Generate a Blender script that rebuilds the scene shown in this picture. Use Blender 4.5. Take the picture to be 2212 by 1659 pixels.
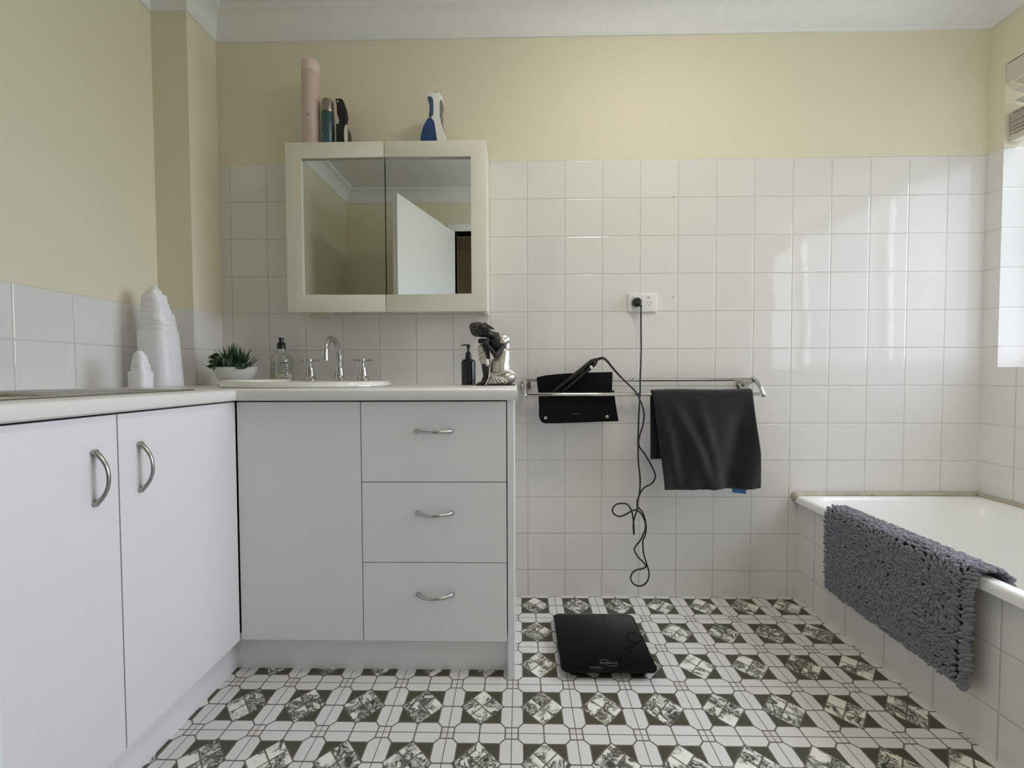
import bpy, bmesh, math, random
from mathutils import Vector, Matrix, noise
PI = math.pi
SC = bpy.context.scene
COL = SC.collection
for o in list(bpy.data.objects):
    bpy.data.objects.remove(o)

# ------------------------------------------------------------------ camera
YAW, PITCH, ROLL = -0.0174, 0.02748, 0.00355
FPX = 882.73
cy_, sy_ = math.cos(YAW), math.sin(YAW)
cp_, sp_ = math.cos(PITCH), math.sin(PITCH)
fw = Vector((sy_ * cp_, cy_ * cp_, -sp_))
rt = Vector((cy_, -sy_, 0))
dn = fw.cross(rt)
cr_, sr_ = math.cos(ROLL), math.sin(ROLL)
r2 = cr_ * rt + sr_ * dn
d2 = -sr_ * rt + cr_ * dn
cd = bpy.data.cameras.new('camera')
cam = bpy.data.objects.new('camera', cd)
COL.objects.link(cam)
M = Matrix((r2, -d2, -fw)).transposed().to_4x4()
M.translation = Vector((-0.03392, -1.67968, 0.9308))
cam.matrix_world = M
cd.sensor_fit = 'HORIZONTAL'
cd.sensor_width = 36.0
cd.lens = FPX / 2212 * 36.0
cd.clip_start = 0.01
SC.camera = cam

# ------------------------------------------------------------------ world (overcast sky) and exposure
W = bpy.data.worlds.new('sky')
SC.world = W
W.use_nodes = True
wn = W.node_tree
wn.nodes.clear()
wo = wn.nodes.new('ShaderNodeOutputWorld')
wb = wn.nodes.new('ShaderNodeBackground')
wt = wn.nodes.new('ShaderNodeTexCoord')
ws = wn.nodes.new('ShaderNodeSeparateXYZ')
wr = wn.nodes.new('ShaderNodeValToRGB')
wm = wn.nodes.new('ShaderNodeMath'); wm.operation = 'MULTIPLY_ADD'
wm.inputs[1].default_value = 0.5; wm.inputs[2].default_value = 0.5
wn.links.new(wt.outputs['Generated'], ws.inputs[0])
wn.links.new(ws.outputs['Z'], wm.inputs[0])
wn.links.new(wm.outputs[0], wr.inputs[0])
wr.color_ramp.elements[0].position = 0.46; wr.color_ramp.elements[0].color = (0.42, 0.44, 0.44, 1)
wr.color_ramp.elements[1].position = 0.52; wr.color_ramp.elements[1].color = (0.87, 0.905, 1.06, 1)
wn.links.new(wr.outputs[0], wb.inputs[0])
# sky shaped by direction: dimmer towards the door side, to spare the back wall
wg = wn.nodes.new('ShaderNodeMapRange'); wg.interpolation_type = 'SMOOTHSTEP'
wg.inputs[1].default_value = -0.60; wg.inputs[2].default_value = 0.0; wg.inputs[3].default_value = 1.9; wg.inputs[4].default_value = 16.0
wn.links.new(ws.outputs['Y'], wg.inputs[0])
wn.links.new(wg.outputs[0], wb.inputs[1])
wn.links.new(wb.outputs[0], wo.inputs[0])

# daylight portal in the window opening
pl = bpy.data.lights.new('window_daylight', 'AREA')
pl.shape = 'RECTANGLE'; pl.size = 1.29; pl.size_y = 1.15
pl.cycles.is_portal = True
plo = bpy.data.objects.new('window_daylight', pl)
COL.objects.link(plo)
plo.location = (2.055, -0.70, 1.52)
plo.rotation_euler = (PI / 2, 0, PI / 2)      # shines towards -X

LAMP_STRENGTH = 32.0
LAMP_COLOR = (1.0, 0.905, 0.80)

SC.view_settings.view_transform = 'Standard'
SC.view_settings.look = 'None'
SC.view_settings.gamma = 1.0
SC.view_settings.use_curve_mapping = False
SC.view_settings.exposure = -0.04
SC.cycles.use_denoising = True
SC.cycles.max_bounces = 12
SC.cycles.use_adaptive_sampling = True
SC.cycles.adaptive_threshold = 0.02
SC.cycles.diffuse_bounces = 7
SC.cycles.glossy_bounces = 6
SC.cycles.transmission_bounces = 10
SC.cycles.transparent_max_bounces = 12
SC.cycles.caustics_refractive = False
SC.cycles.caustics_reflective = False
SC.cycles.sample_clamp_indirect = 8.0


# ------------------------------------------------------------------ node expression helper
class E:
    def __init__(s, nt, v): s.nt = nt; s.v = v
    def _m(s, op, *a, clamp=False):
        n = s.nt.nodes.new('ShaderNodeMath'); n.operation = op; n.use_clamp = clamp
        for i, x in enumerate((s,) + a):
            if isinstance(x, E): x = x.v
            if isinstance(x, (int, float)): n.inputs[i].default_value = x
            else: s.nt.links.new(x, n.inputs[i])
        return E(s.nt, n.outputs[0])
    def __add__(s, o): return s._m('ADD', o)
    def __radd__(s, o): return s._m('ADD', o)
    def __sub__(s, o): return s._m('SUBTRACT', o)
    def __rsub__(s, o): return (s * -1) + o
    def __mul__(s, o): return s._m('MULTIPLY', o)
    def __rmul__(s, o): return s._m('MULTIPLY', o)
    def __truediv__(s, o): return s._m('DIVIDE', o)
    def abs(s): return s._m('ABSOLUTE')
    def floor(s): return s._m('FLOOR')
    def min(s, o): return s._m('MINIMUM', o)
    def max(s, o): return s._m('MAXIMUM', o)
    def lt(s, o): return s._m('LESS_THAN', o)
    def gt(s, o): return s._m('GREATER_THAN', o)
    def wrap(s, p):                       # centred cell coordinate in [-p/2, p/2]
        return s - ((s / p) + 0.5).floor() * p
    def step(s, a, b):                    # smooth 0..1 between a and b
        n = s.nt.nodes.new('ShaderNodeMapRange'); n.interpolation_type = 'SMOOTHSTEP'
        s.nt.links.new(s.v, n.inputs[0])
        n.inputs[1].default_value = a; n.inputs[2].default_value = b
        return E(s.nt, n.outputs[0])


def L(nt, a, b): nt.links.new(a.v if isinstance(a, E) else a, b)


def mixc(nt, f, a, b):
    n = nt.nodes.new('ShaderNodeMix'); n.data_type = 'RGBA'
    for sock, x in ((n.inputs[0], f), (n.inputs[6], a), (n.inputs[7], b)):
        if isinstance(x, E): x = x.v
        if isinstance(x, (int, float)): sock.default_value = x
        elif isinstance(x, (tuple, list)): sock.default_value = (*x[:3], 1)
        else: nt.links.new(x, sock)
    return n.outputs[2]


def new_mat(name):
    m = bpy.data.materials.new(name); m.use_nodes = True
    nt = m.node_tree
    return m, nt, nt.nodes['Principled BSDF']


def noise_tex(nt, scale, detail=3, rough=0.5, vec=None, kind='ShaderNodeTexNoise'):
    n = nt.nodes.new(kind)
    n.inputs['Scale'].default_value = scale
    if 'Detail' in n.inputs: n.inputs['Detail'].default_value = detail
    if 'Roughness' in n.inputs: n.inputs['Roughness'].default_value = rough
    if vec is None:
        tc = nt.nodes.new('ShaderNodeTexCoord'); vec = tc.outputs['Object']
    nt.links.new(vec, n.inputs['Vector'])
    return n


def mat(name, col, rough=0.5, metal=0.0, var=0.04, vs=30, bump=0.0, bs=200, spec=0.5, trans=0, ior=1.5, coat=0, sss=0, sheen=0):
    m, nt, b = new_mat(name)
    n = noise_tex(nt, vs, 4)
    c2 = tuple(max(0, c * (1 - var * 2)) for c in col)
    L(nt, mixc(nt, E(nt, n.outputs[0]), c2, tuple(min(1, c * (1 + var)) for c in col)), b.inputs['Base Color'])
    b.inputs['Roughness'].default_value = rough
    b.inputs['Metallic'].default_value = metal
    b.inputs['Specular IOR Level'].default_value = spec
    b.inputs['Transmission Weight'].default_value = trans
    b.inputs['IOR'].default_value = ior
    b.inputs['Coat Weight'].default_value = coat
    b.inputs['Sheen Weight'].default_value = sheen
    if sss:
        b.inputs['Subsurface Weight'].default_value = sss
        b.inputs['Subsurface Radius'].default_value = (0.02, 0.02, 0.02)
        b.inputs['Subsurface Scale'].default_value = 0.6
    if bump:
        n2 = noise_tex(nt, bs, 4)
        bp = nt.nodes.new('ShaderNodeBump'); bp.inputs['Strength'].default_value = bump
        bp.inputs['Distance'].default_value = 0.002
        nt.links.new(n2.outputs[0], bp.inputs['Height'])
        nt.links.new(bp.outputs[0], b.inputs['Normal'])
    return m


PAINT = (0.77, 0.725, 0.570)
TILE = (0.775, 0.76, 0.735)
T = 0.1525


def wall_mat(name, top, ux=0.0, uy=0.0, zoff=0.1106, marks=()):
    """painted plaster above z = top, square glazed tiles below; ux / uy give the phase of the joints along X / Y"""
    m, nt, b = new_mat(name)
    tc = nt.nodes.new('ShaderNodeTexCoord'); ge = nt.nodes.new('ShaderNodeNewGeometry')
    s = nt.nodes.new('ShaderNodeSeparateXYZ'); nt.links.new(tc.outputs['Object'], s.inputs[0])
    g = nt.nodes.new('ShaderNodeSeparateXYZ'); nt.links.new(ge.outputs['True Normal'], g.inputs[0])
    x, y, z = (E(nt, s.outputs[i]) for i in range(3))
    nx = E(nt, g.outputs[0]).abs().gt(0.5); nz = E(nt, g.outputs[2]).abs().gt(0.5)
    u = (y - uy) * nx + (x - ux) * (1 - nx)
    v = (z - zoff) * (1 - nz) + (y - uy) * nz
    du = ((u + T / 2).wrap(T)).abs() * -1 + T / 2
    dv = ((v + T / 2).wrap(T)).abs() * -1 + T / 2
    d = du.min(dv).max(0)                  # distance to the nearest joint
    tile = z.lt(top)
    joint = 1 - d.step(0.0010, 0.0022)
    # per-tile random numbers
    cu = (u / T).floor(); cv = (v / T).floor()
    comb = nt.nodes.new('ShaderNodeCombineXYZ'); L(nt, cu, comb.inputs[0]); L(nt, cv, comb.inputs[1]); L(nt, nx, comb.inputs[2])
    wn_ = nt.nodes.new('ShaderNodeTexWhiteNoise'); nt.links.new(comb.outputs[0], wn_.inputs['Vector'])
    var = E(nt, wn_.outputs['Value'])
    n1 = noise_tex(nt, 5, 4); n2 = noise_tex(nt, 60, 3)
    tcol = mixc(nt, (var * 0.6 + E(nt, n1.outputs[0]) * 0.4), tuple(c * 0.955 for c in TILE), TILE)
    jcol = mixc(nt, E(nt, n2.outputs[0]).step(0.35, 0.7), (0.56, 0.53, 0.47), (0.40, 0.37, 0.31))
    low = 1 - z.step(0.0, 0.35)            # joints turn darker brown towards the floor
    jcol = mixc(nt, low * 0.5, jcol, (0.24, 0.20, 0.15))
    tcol = mixc(nt, joint * 0.62, tcol, jcol)
    for mx, mz, r in marks:
        dd = ((x - mx) * (x - mx) + (z - mz) * (z - mz))
        tcol = mixc(nt, (1 - dd.step(r * r * 0.5, r * r)) * 0.7, tcol, (0.25, 0.2, 0.16))
    pn = noise_tex(nt, 2.0, 3)
    pcol = mixc(nt, E(nt, pn.outputs[0]), tuple(c * 0.97 for c in PAINT), PAINT)
    L(nt, mixc(nt, tile, pcol, tcol), b.inputs['Base Color'])
    rough = tile * (joint * 0.5 + 0.035) + (1 - tile) * 0.62
    L(nt, rough, b.inputs['Roughness'])
    L(nt, 0.5 * tile + 0.3 * (1 - tile), b.inputs['Specular IOR Level'])
    # cushion edges, a slightly wavy glaze, and orange-peel in the paint
    wav = noise_tex(nt, 9, 2)
    h = tile * (d.step(0.0, 0.0045) * 0.0009 + E(nt, wav.outputs[0]) * 0.0008) + (1 - tile) * (E(nt, noise_tex(nt, 260, 3).outputs[0]) * 0.0002)
    bp = nt.nodes.new('ShaderNodeBump'); bp.inputs['Strength'].default_value = 1.0; bp.inputs['Distance'].default_value = 1.0
    L(nt, h, bp.inputs['Height'])
    # each tile is set at a hair's tilt
    vm = nt.nodes.new('ShaderNodeVectorMath'); vm.operation = 'SUBTRACT'; nt.links.new(wn_.outputs['Color'], vm.inputs[0]); vm.inputs[1].default_value = (0.5, 0.5, 0.5)
    vs_ = nt.nodes.new('ShaderNodeVectorMath'); vs_.operation = 'SCALE'; nt.links.new(vm.outputs[0], vs_.inputs[0]); L(nt, tile * 0.012, vs_.inputs['Scale'])
    va = nt.nodes.new('ShaderNodeVectorMath'); va.operation = 'ADD'; nt.links.new(bp.outputs[0], va.inputs[0]); nt.links.new(vs_.outputs[0], va.inputs[1])
    vn = nt.nodes.new('ShaderNodeVectorMath'); vn.operation = 'NORMALIZE'; nt.links.new(va.outputs[0], vn.inputs[0])
    nt.links.new(vn.outputs[0], b.inputs['Normal'])
    return m


def floor_mat():
    m, nt, b = new_mat('patterned_floor')
    tc = nt.nodes.new('ShaderNodeTexCoord')
    s = nt.nodes.new('ShaderNodeSeparateXYZ'); nt.links.new(tc.outputs['Object'], s.inputs[0])
    P = 0.16638
    x = (E(nt, s.outputs[0]) - 0.02735) / P; y = (E(nt, s.outputs[1]) + 0.06749) / P
    cx = (x + 0.5).floor(); cyy = (y + 0.5).floor()
    lx = x - cx; ly = y - cyy
    ax, ay = lx.abs(), ly.abs()
    u = ax.max(ay); v = ax.min(ay)
    A, B, D = 0.318, 0.400, 0.358          # dark square, crossing block, diamond half diagonal
    sm = u + v
    diamond = sm.lt(D)
    olive = u.lt(A) * (1 - diamond)
    white = (1 - diamond) * (1 - olive)
    block = u.gt(B) * v.gt(B)
    # distances to the joints
    inv = 0.7071
    dd = (sm - D).abs() * inv
    dsq = (u - A).abs() + diamond * 9
    dmid = v + u.lt(D) * 9
    dcen = (u - 0.5).abs() + v.gt(B) * 0
    dcen2 = (v - 0.5).abs() + v.lt(B) * 9
    dmit = (u - v).abs() * inv + u.lt(A) * 9 + u.gt(B) * 9
    dblk = (v - B).abs() + u.lt(B) * 9
    ddia = (u - v).abs() * inv + (1 - diamond) * 9
    thick = dd.min(dsq).min(dmid).min(dmit).min(dblk).min(ddia)
    thin = dcen.min(dcen2)
    jt = (1 - thick.step(0.0085, 0.0140)).max(1 - thin.step(0.0050, 0.0095))
    # marble: each quarter of the diamond gets its own piece of stone
    q = lx + ly; r = lx - ly
    comb = nt.nodes.new('ShaderNodeCombineXYZ')
    L(nt, cx * 7.3 + q.gt(0) * 3.1 + x * 1.0, comb.inputs[0]); L(nt, cyy * 5.7 + r.gt(0) * 4.7 + y, comb.inputs[1]); L(nt, cx * 1.7 + cyy * 2.9 + q.gt(0) * 11 + r.gt(0) * 23, comb.inputs[2])
    n1 = noise_tex(nt, 4.0, 6, 0.68, comb.outputs[0]); n1.inputs['Distortion'].default_value = 0.85
    n2 = noise_tex(nt, 2.0, 2, 0.5, comb.outputs[0])
    n3 = noise_tex(nt, 0.9, 2, 0.5)
    vein = (1 - (E(nt, n1.outputs[0]) - 0.5).abs().step(0.012, 0.055)) * E(nt, n2.outputs[0]).step(0.36, 0.46)
    blot = E(nt, n1.outputs[0]).step(0.54, 0.60) * E(nt, n2.outputs[0]).step(0.40, 0.54)
    ground = mixc(nt, E(nt, n2.outputs[0]).step(0.35, 0.75), (0.82, 0.81, 0.72), (0.58, 0.60, 0.49))
    ink = mixc(nt, E(nt, n3.outputs[0]).step(0.60, 0.72), (0.014, 0.016, 0.013), (0.07, 0.040, 0.026))
    marble = mixc(nt, vein.max(blot) * 0.94, ground, ink)
    n4 = noise_tex(nt, 380, 3, 0.6); n5 = noise_tex(nt, 3, 3)
    wh = mixc(nt, E(nt, n4.outputs[0]).step(0.3, 0.7) * 0.5 + E(nt, n5.outputs[0]) * 0.5, (0.60, 0.59, 0.555), (0.76, 0.75, 0.71))
    wh = mixc(nt, block * E(nt, noise_tex(nt, 14, 1).outputs[0]).step(0.5, 0.62) * 0.5, wh, (0.58, 0.50, 0.44))
    ol = mixc(nt, E(nt, n4.outputs[0]), (0.050, 0.052, 0.030), (0.085, 0.085, 0.052))
    c = mixc(nt, diamond, wh, marble)
    c = mixc(nt, olive, c, ol)
    c = mixc(nt, jt * 0.92, c, mixc(nt, diamond, (0.115, 0.092, 0.080), (0.115, 0.11, 0.085)))
    L(nt, c, b.inputs['Base Color'])
    b.inputs['Roughness'].default_value = 0.42
    b.inputs['Specular IOR Level'].default_value = 0.4
    h = thick.step(0.0, 0.025) * 0.0006 + E(nt, n4.outputs[0]) * 0.00012
    bp = nt.nodes.new('ShaderNodeBump'); bp.inputs['Strength'].default_value = 1.0; bp.inputs['Distance'].default_value = 0.8
    L(nt, h, bp.inputs['Height']); nt.links.new(bp.outputs[0], b.inputs['Normal'])
    return m


def emit(name, col, st):
    m = bpy.data.materials.new(name); m.use_nodes = True
    nt = m.node_tree; nt.nodes.clear()
    o = nt.nodes.new('ShaderNodeOutputMaterial'); e = nt.nodes.new('ShaderNodeEmission')
    e.inputs[0].default_value = (*col, 1); e.inputs[1].default_value = st
    nt.links.new(e.outputs[0], o.inputs[0])
    return m


def pane_mat():
    m = bpy.data.materials.new('window_glass'); m.use_nodes = True
    nt = m.node_tree; nt.nodes.clear()
    o = nt.nodes.new('ShaderNodeOutputMaterial'); mx = nt.nodes.new('ShaderNodeMixShader')
    t = nt.nodes.new('ShaderNodeBsdfTransparent'); g = nt.nodes.new('ShaderNodeBsdfGlossy'); lw = nt.nodes.new('ShaderNodeLayerWeight'); lw.inputs[0].default_value = 0.5
    fc_ = E(nt, lw.outputs['Facing'])
    t.inputs[0].default_value = (0.95, 0.98, 0.98, 1); g.inputs['Roughness'].default_value = 0.02
    L(nt, fc_ * fc_ * fc_ * fc_ * .6 + .04, mx.inputs[0]); nt.links.new(t.outputs[0], mx.inputs[1]); nt.links.new(g.outputs[0], mx.inputs[2]); nt.links.new(mx.outputs[0], o.inputs[0])
    return m


MT = dict(
    wall_back=wall_mat('cream_wall_and_tiles', 1.788, ux=0.0, marks=((0.591, 1.638, 0.004), (0.592, 1.235, 0.0042))),
    wall_left=wall_mat('cream_wall_low_tiles', 1.178, ux=-1.265, uy=-0.2905),
    wall_right=wall_mat('cream_wall_right_tiles', 1.788, ux=1.80, uy=-0.118),
    wall_rear=wall_mat('cream_rear_wall', -1.0),
    panel=wall_mat('bath_panel_tiles', 9.0, uy=-0.098, zoff=0.1166),
    floor=floor_mat(),
    ceiling=mat('ceiling_white', (0.78, 0.78, 0.76), 0.8, bump=0.15, bs=120),
    cornice=mat('cornice_white', (0.80, 0.81, 0.80), 0.6),
    laminate=mat('white_laminate', (0.765, 0.757, 0.762), 0.42, bump=0.12, bs=500, var=0.012),
    worktop=mat('stone_white_worktop', (0.74, 0.74, 0.70), 0.28, bump=0.1, bs=300, var=0.03, vs=300),
    ceramic=mat('white_ceramic', (0.80, 0.79, 0.74), 0.06, var=0.01, coat=0.5),
    bath=mat('white_bath_enamel', (0.90, 0.905, 0.89), 0.30, var=0.01),
    sealant=mat('aged_sealant', (0.55, 0.49, 0.40), 0.6, var=0.25, vs=25, bump=0.4, bs=80),
    chrome=mat('chrome', (0.60, 0.60, 0.60), 0.07, 1.0, var=0.0),
    nickel=mat('brushed_nickel', (0.50, 0.49, 0.47), 0.30, 1.0, var=0.05, vs=200),
    steel=mat('stainless_steel', (0.50, 0.49, 0.46), 0.26, 1.0, var=0.06, vs=60),
    frame=mat('cream_white_paint', (0.75, 0.735, 0.64), 0.35, var=0.012),
    door=mat('white_door_paint', (0.80, 0.82, 0.81), 0.4, var=0.012),
    mirror=mat('mirror_silver', (0.80, 0.83, 0.80), 0.0, 1.0, var=0.0),
    blackp=mat('black_plastic', (0.010, 0.010, 0.011), 0.25, var=0.1),
    blackm=mat('black_soft_fabric', (0.0065, 0.0065, 0.0075), 0.85, var=0.2, bump=0.3, bs=400, spec=0.15),
    cord=mat('black_rubber_cord', (0.010, 0.010, 0.010), 0.45),
    whitep=mat('white_plastic', (0.82, 0.82, 0.80), 0.25, var=0.01),
    dark=mat('dark_hole', (0.01, 0.01, 0.01), 0.9),
    blackglass=mat('black_glass', (0.005, 0.005, 0.0055), 0.05, var=0.1, spec=0.12),
    greyprint=mat('grey_print', (0.20, 0.20, 0.20), 0.5), scaleprint=mat('dim_grey_print', (0.085, 0.085, 0.085), 0.5),
    crystal=mat('selenite', (0.88, 0.89, 0.91), 0.38, var=0.06, vs=22, bump=0.6, bs=45, sss=0.35),
    pot=None, soil=mat('dark_moss', (0.012, 0.018, 0.008), 0.95),
    leafa=mat('deep_green_leaf', (0.030, 0.075, 0.028), 0.45, var=0.3, vs=60),
    leafb=mat('bright_green_leaf', (0.055, 0.115, 0.018), 0.5, var=0.3, vs=60),
    leafc=mat('blue_green_leaf', (0.055, 0.115, 0.075), 0.5, var=0.25, vs=60),
    stem=mat('pale_green_stem', (0.16, 0.20, 0.12), 0.6, var=0.2),
    clear=None,
    lotion=mat('cream_lotion', (0.74, 0.70, 0.55), 0.4),
    print_=mat('black_print', (0.03, 0.03, 0.03), 0.5),
    pink=mat('pink_can', (0.60, 0.47, 0.42), 0.45, var=0.02),
    pinkcap=mat('pale_pink_cap', (0.74, 0.59, 0.52), 0.5, var=0.02),
    pinkprint=mat('rose_print', (0.44, 0.29, 0.26), 0.6),
    teal=mat('teal_metal_can', (0.060, 0.120, 0.135), 0.28, 0.45, var=0.05),
    bronze=mat('bronze_cap', (0.36, 0.32, 0.27), 0.30, 0.9, var=0.02),
    label=mat('pale_paper_label', (0.72, 0.72, 0.62), 0.6, var=0.08, vs=60),
    navy=mat('navy_rubber', (0.045, 0.085, 0.15), 0.5),
    greyrub=mat('grey_rubber', (0.17, 0.17, 0.16), 0.55),
    tank=mat('blue_tank', (0.022, 0.060, 0.19), 0.12, var=0.3, vs=30),
    silver=mat('antique_silver', (0.58, 0.555, 0.50), 0.36, 0.80, var=0.16, vs=34, bump=0.35, bs=70),
    ebony=mat('ebony_black', (0.0085, 0.008, 0.0085), 0.42, var=0.2),
    tagblue=mat('blue_tag', (0.035, 0.16, 0.46), 0.6),
    blind=mat('blind_slat', (0.66, 0.62, 0.56), 0.5, var=0.03),
    alu=mat('window_frame_white', (0.76, 0.76, 0.74), 0.4),
    hall=mat('hall_wall', (0.70, 0.60, 0.45), 0.8), hallfloor=mat('hall_carpet', (0.20, 0.17, 0.13), 0.95),
    glass=pane_mat(), lamp=emit('lamp_glow', LAMP_COLOR, LAMP_STRENGTH),
)


def clear_mat():
    m = bpy.data.materials.new('clear_plastic'); m.use_nodes = True
    nt = m.node_tree; nt.nodes.clear()
    o = nt.nodes.new('ShaderNodeOutputMaterial'); mx = nt.nodes.new('ShaderNodeMixShader')
    t = nt.nodes.new('ShaderNodeBsdfTransparent'); g = nt.nodes.new('ShaderNodeBsdfGlossy'); f = nt.nodes.new('ShaderNodeFresnel')
    lw = nt.nodes.new('ShaderNodeLayerWeight'); lw.inputs[0].default_value = 0.5
    f.inputs[0].default_value = 1.5; g.inputs['Roughness'].default_value = 0.04
    fc_ = E(nt, lw.outputs['Facing'])
    L(nt, mixc(nt, fc_.step(.55, 1.0), (0.975, 0.98, 0.97), (0.80, 0.80, 0.78)), t.inputs[0])
    L(nt, fc_.step(.5, 1.0) * .30 + .035, mx.inputs[0]); nt.links.new(t.outputs[0], mx.inputs[1]); nt.links.new(g.outputs[0], mx.inputs[2]); nt.links.new(mx.outputs[0], o.inputs[0])
    return m
MT['clear'] = clear_mat()


def pot_mat():
    m, nt, b = new_mat('speckled_cement')
    n = noise_tex(nt, 55, 3, 0.6); n2 = noise_tex(nt, 9, 2)
    sp = E(nt, n.outputs[0]).step(0.66, 0.69) * E(nt, n2.outputs[0]).step(0.38, 0.50)
    c = mixc(nt, E(nt, n2.outputs[0]), (0.60, 0.61, 0.56), (0.72, 0.72, 0.68))
    L(nt, mixc(nt, sp, c, (0.06, 0.06, 0.05)), b.inputs['Base Color'])
    b.inputs['Roughness'].default_value = 0.75
    return m
MT['pot'] = pot_mat()


def towel_mat():
    m, nt, b = new_mat('charcoal_waffle_terry')
    uv = nt.nodes.new('ShaderNodeUVMap')
    s = nt.nodes.new('ShaderNodeSeparateXYZ'); nt.links.new(uv.outputs[0], s.inputs[0])
    p = 0.0058
    a = E(nt, s.outputs[0]); c = E(nt, s.outputs[1])
    u = ((a + c)).wrap(p).abs(); v = ((a - c)).wrap(p).abs()
    hgt = (u.max(v) * -1 + p / 2) / (p / 2)            # small diagonal diamonds
    n = noise_tex(nt, 60, 3); n2 = noise_tex(nt, 700, 2)
    dark = mixc(nt, E(nt, n.outputs[0]), (0.020, 0.019, 0.022), (0.032, 0.031, 0.036))
    f = hgt.step(0.15, 0.85) * (E(nt, n2.outputs[0]) * 0.8 + 0.4)
    L(nt, mixc(nt, f, (0.014, 0.014, 0.016), dark), b.inputs['Base Color'])
    L(nt, mixc(nt, f, (0.009, 0.009, 0.010), mixc(nt, f, dark, (0.092, 0.089, 0.100))), b.inputs['Base Color'])
    b.inputs['Roughness'].default_value = 0.95; b.inputs['Specular IOR Level'].default_value = 0.1
    b.inputs['Sheen Weight'].default_value = 0.25; b.inputs['Sheen Roughness'].default_value = 0.5
    bp = nt.nodes.new('ShaderNodeBump'); bp.inputs['Strength'].default_value = 1.0; bp.inputs['Distance'].default_value = 0.0016
    L(nt, hgt + E(nt, n2.outputs[0]) * 0.4, bp.inputs['Height']); nt.links.new(bp.outputs[0], b.inputs['Normal'])
    return m
MT['towel'] = towel_mat()
MT['pile'] = mat('grey_chenille', (0.225, 0.220, 0.255), 0.95, var=0.22, vs=45, sheen=0.3, spec=0.1)
MT['mathem'] = mat('grey_woven_backing', (0.06, 0.06, 0.07), 0.95, var=0.2, bump=0.5, bs=300)


# ------------------------------------------------------------------ mesh helpers
def bmn(): return bmesh.new()


def obj(name, bm, m, parent=None, smooth=True, angle=0.6, mods=()):
    me = bpy.data.meshes.new(name)
    bmesh.ops.recalc_face_normals(bm, faces=bm.faces)
    bm.to_mesh(me); bm.free()
    if smooth:
        me.polygons.foreach_set('use_smooth', [True] * len(me.polygons))
        me.set_sharp_from_angle(angle=angle)
    if m is not None: me.materials.append(MT[m] if isinstance(m, str) else m)
    o = bpy.data.objects.new(name, me); COL.objects.link(o)
    if parent is not None:
        o.parent = parent
        o.matrix_parent_inverse = Matrix()
        o.location = -parent.location if parent.type == 'EMPTY' else Vector((0, 0, 0))
    return o


def thing(name, label, cat, loc=(0, 0, 0), group=None):
    o = bpy.data.objects.new(name, None); COL.objects.link(o)
    o.location = loc; o.empty_display_size = 0.05
    o['label'] = label; o['category'] = cat
    if group: o['group'] = group
    return o


def tag(o, label, cat, group=None):
    o['label'] = label; o['category'] = cat
    if group: o['group'] = group
    return o


def struct(o): o['kind'] = 'structure'; return o


def box(bm, x0, x1, y0, y1, z0, z1, bev=0.0, seg=2):
    vs = [bm.verts.new((x, y, z)) for x in (x0, x1) for y in (y0, y1) for z in (z0, z1)]
    fs = [(0, 1, 3, 2), (4, 6, 7, 5), (0, 4, 5, 1), (2, 3, 7, 6), (0, 2, 6, 4), (1, 5, 7, 3)]
    ff = [bm.faces.new([vs[i] for i in f]) for f in fs]
    if bev:
        es = list({e for f in ff for e in f.edges})
        bmesh.ops.bevel(bm, geom=es, offset=bev, segments=seg, profile=0.5, affect='EDGES')
    return bm


def boxm(*a, **k): return box(bmn(), *a, **k)


def prism(bm, pts, h0, h1, axis='Y', bev=0.0, seg=2):
    """outline pts extruded between h0 and h1 along axis"""
    def P(p, h):
        if axis == 'Y': return (p[0], h, p[1])
        if axis == 'X': return (h, p[0], p[1])
        return (p[0], p[1], h)
    a = [bm.verts.new(P(p, h0)) for p in pts]; b = [bm.verts.new(P(p, h1)) for p in pts]
    n = len(pts)
    fs = [bm.faces.new(a), bm.faces.new(b[::-1])]
    for i in range(n): fs.append(bm.faces.new((a[i], a[(i + 1) % n], b[(i + 1) % n], b[i])))
    if bev:
        es = [e for e in fs[0].edges] + [e for e in fs[1].edges]
        bmesh.ops.bevel(bm, geom=es, offset=bev, segments=seg, profile=0.5, affect='EDGES', clamp_overlap=True)
    return bm


def loft(bm, rings, close=True, cap0=True, cap1=True):
    R = [[bm.verts.new(p) for p in r] for r in rings]
    n = len(rings[0])
    for a, b in zip(R, R[1:]):
        for i in range(n if close else n - 1):
            bm.faces.new((a[i], a[(i + 1) % n], b[(i + 1) % n], b[i]))
    if close and cap0: bm.faces.new(R[0][::-1])
    if close and cap1: bm.faces.new(R[-1])
    return bm


def lathe(bm, prof, c=(0, 0, 0), seg=32, M_=None, sx=1.0, sy=1.0):
    """prof: (radius, height) pairs; first and last may have radius 0"""
    rings = []
    for r, h in prof:
        r = max(r, 1e-5)
        ring = []
        for i in range(seg):
            t = 2 * PI * i / seg
            p = Vector((r * math.cos(t) * sx, r * math.sin(t) * sy, h))
            if M_ is not None: p = M_ @ p
            ring.append(p + Vector(c))
        rings.append(ring)
    loft(bm, rings)
    bmesh.ops.remove_doubles(bm, verts=bm.verts, dist=2e-5)
    return bm


def catmull(pts, k=6):
    P = [Vector(p) for p in pts]; out = []
    P = [P[0] * 2 - P[1]] + P + [P[-1] * 2 - P[-2]]
    for i in range(1, len(P) - 2):
        a, b, c, d = P[i - 1:i + 3]
        for j in range(k):
            t = j / k
            out.append(0.5 * ((2 * b) + (c - a) * t + (2 * a - 5 * b + 4 * c - d) * t * t + (3 * b - a - 3 * c + d) * t ** 3))
    out.append(P[-2])
    return out


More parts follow.
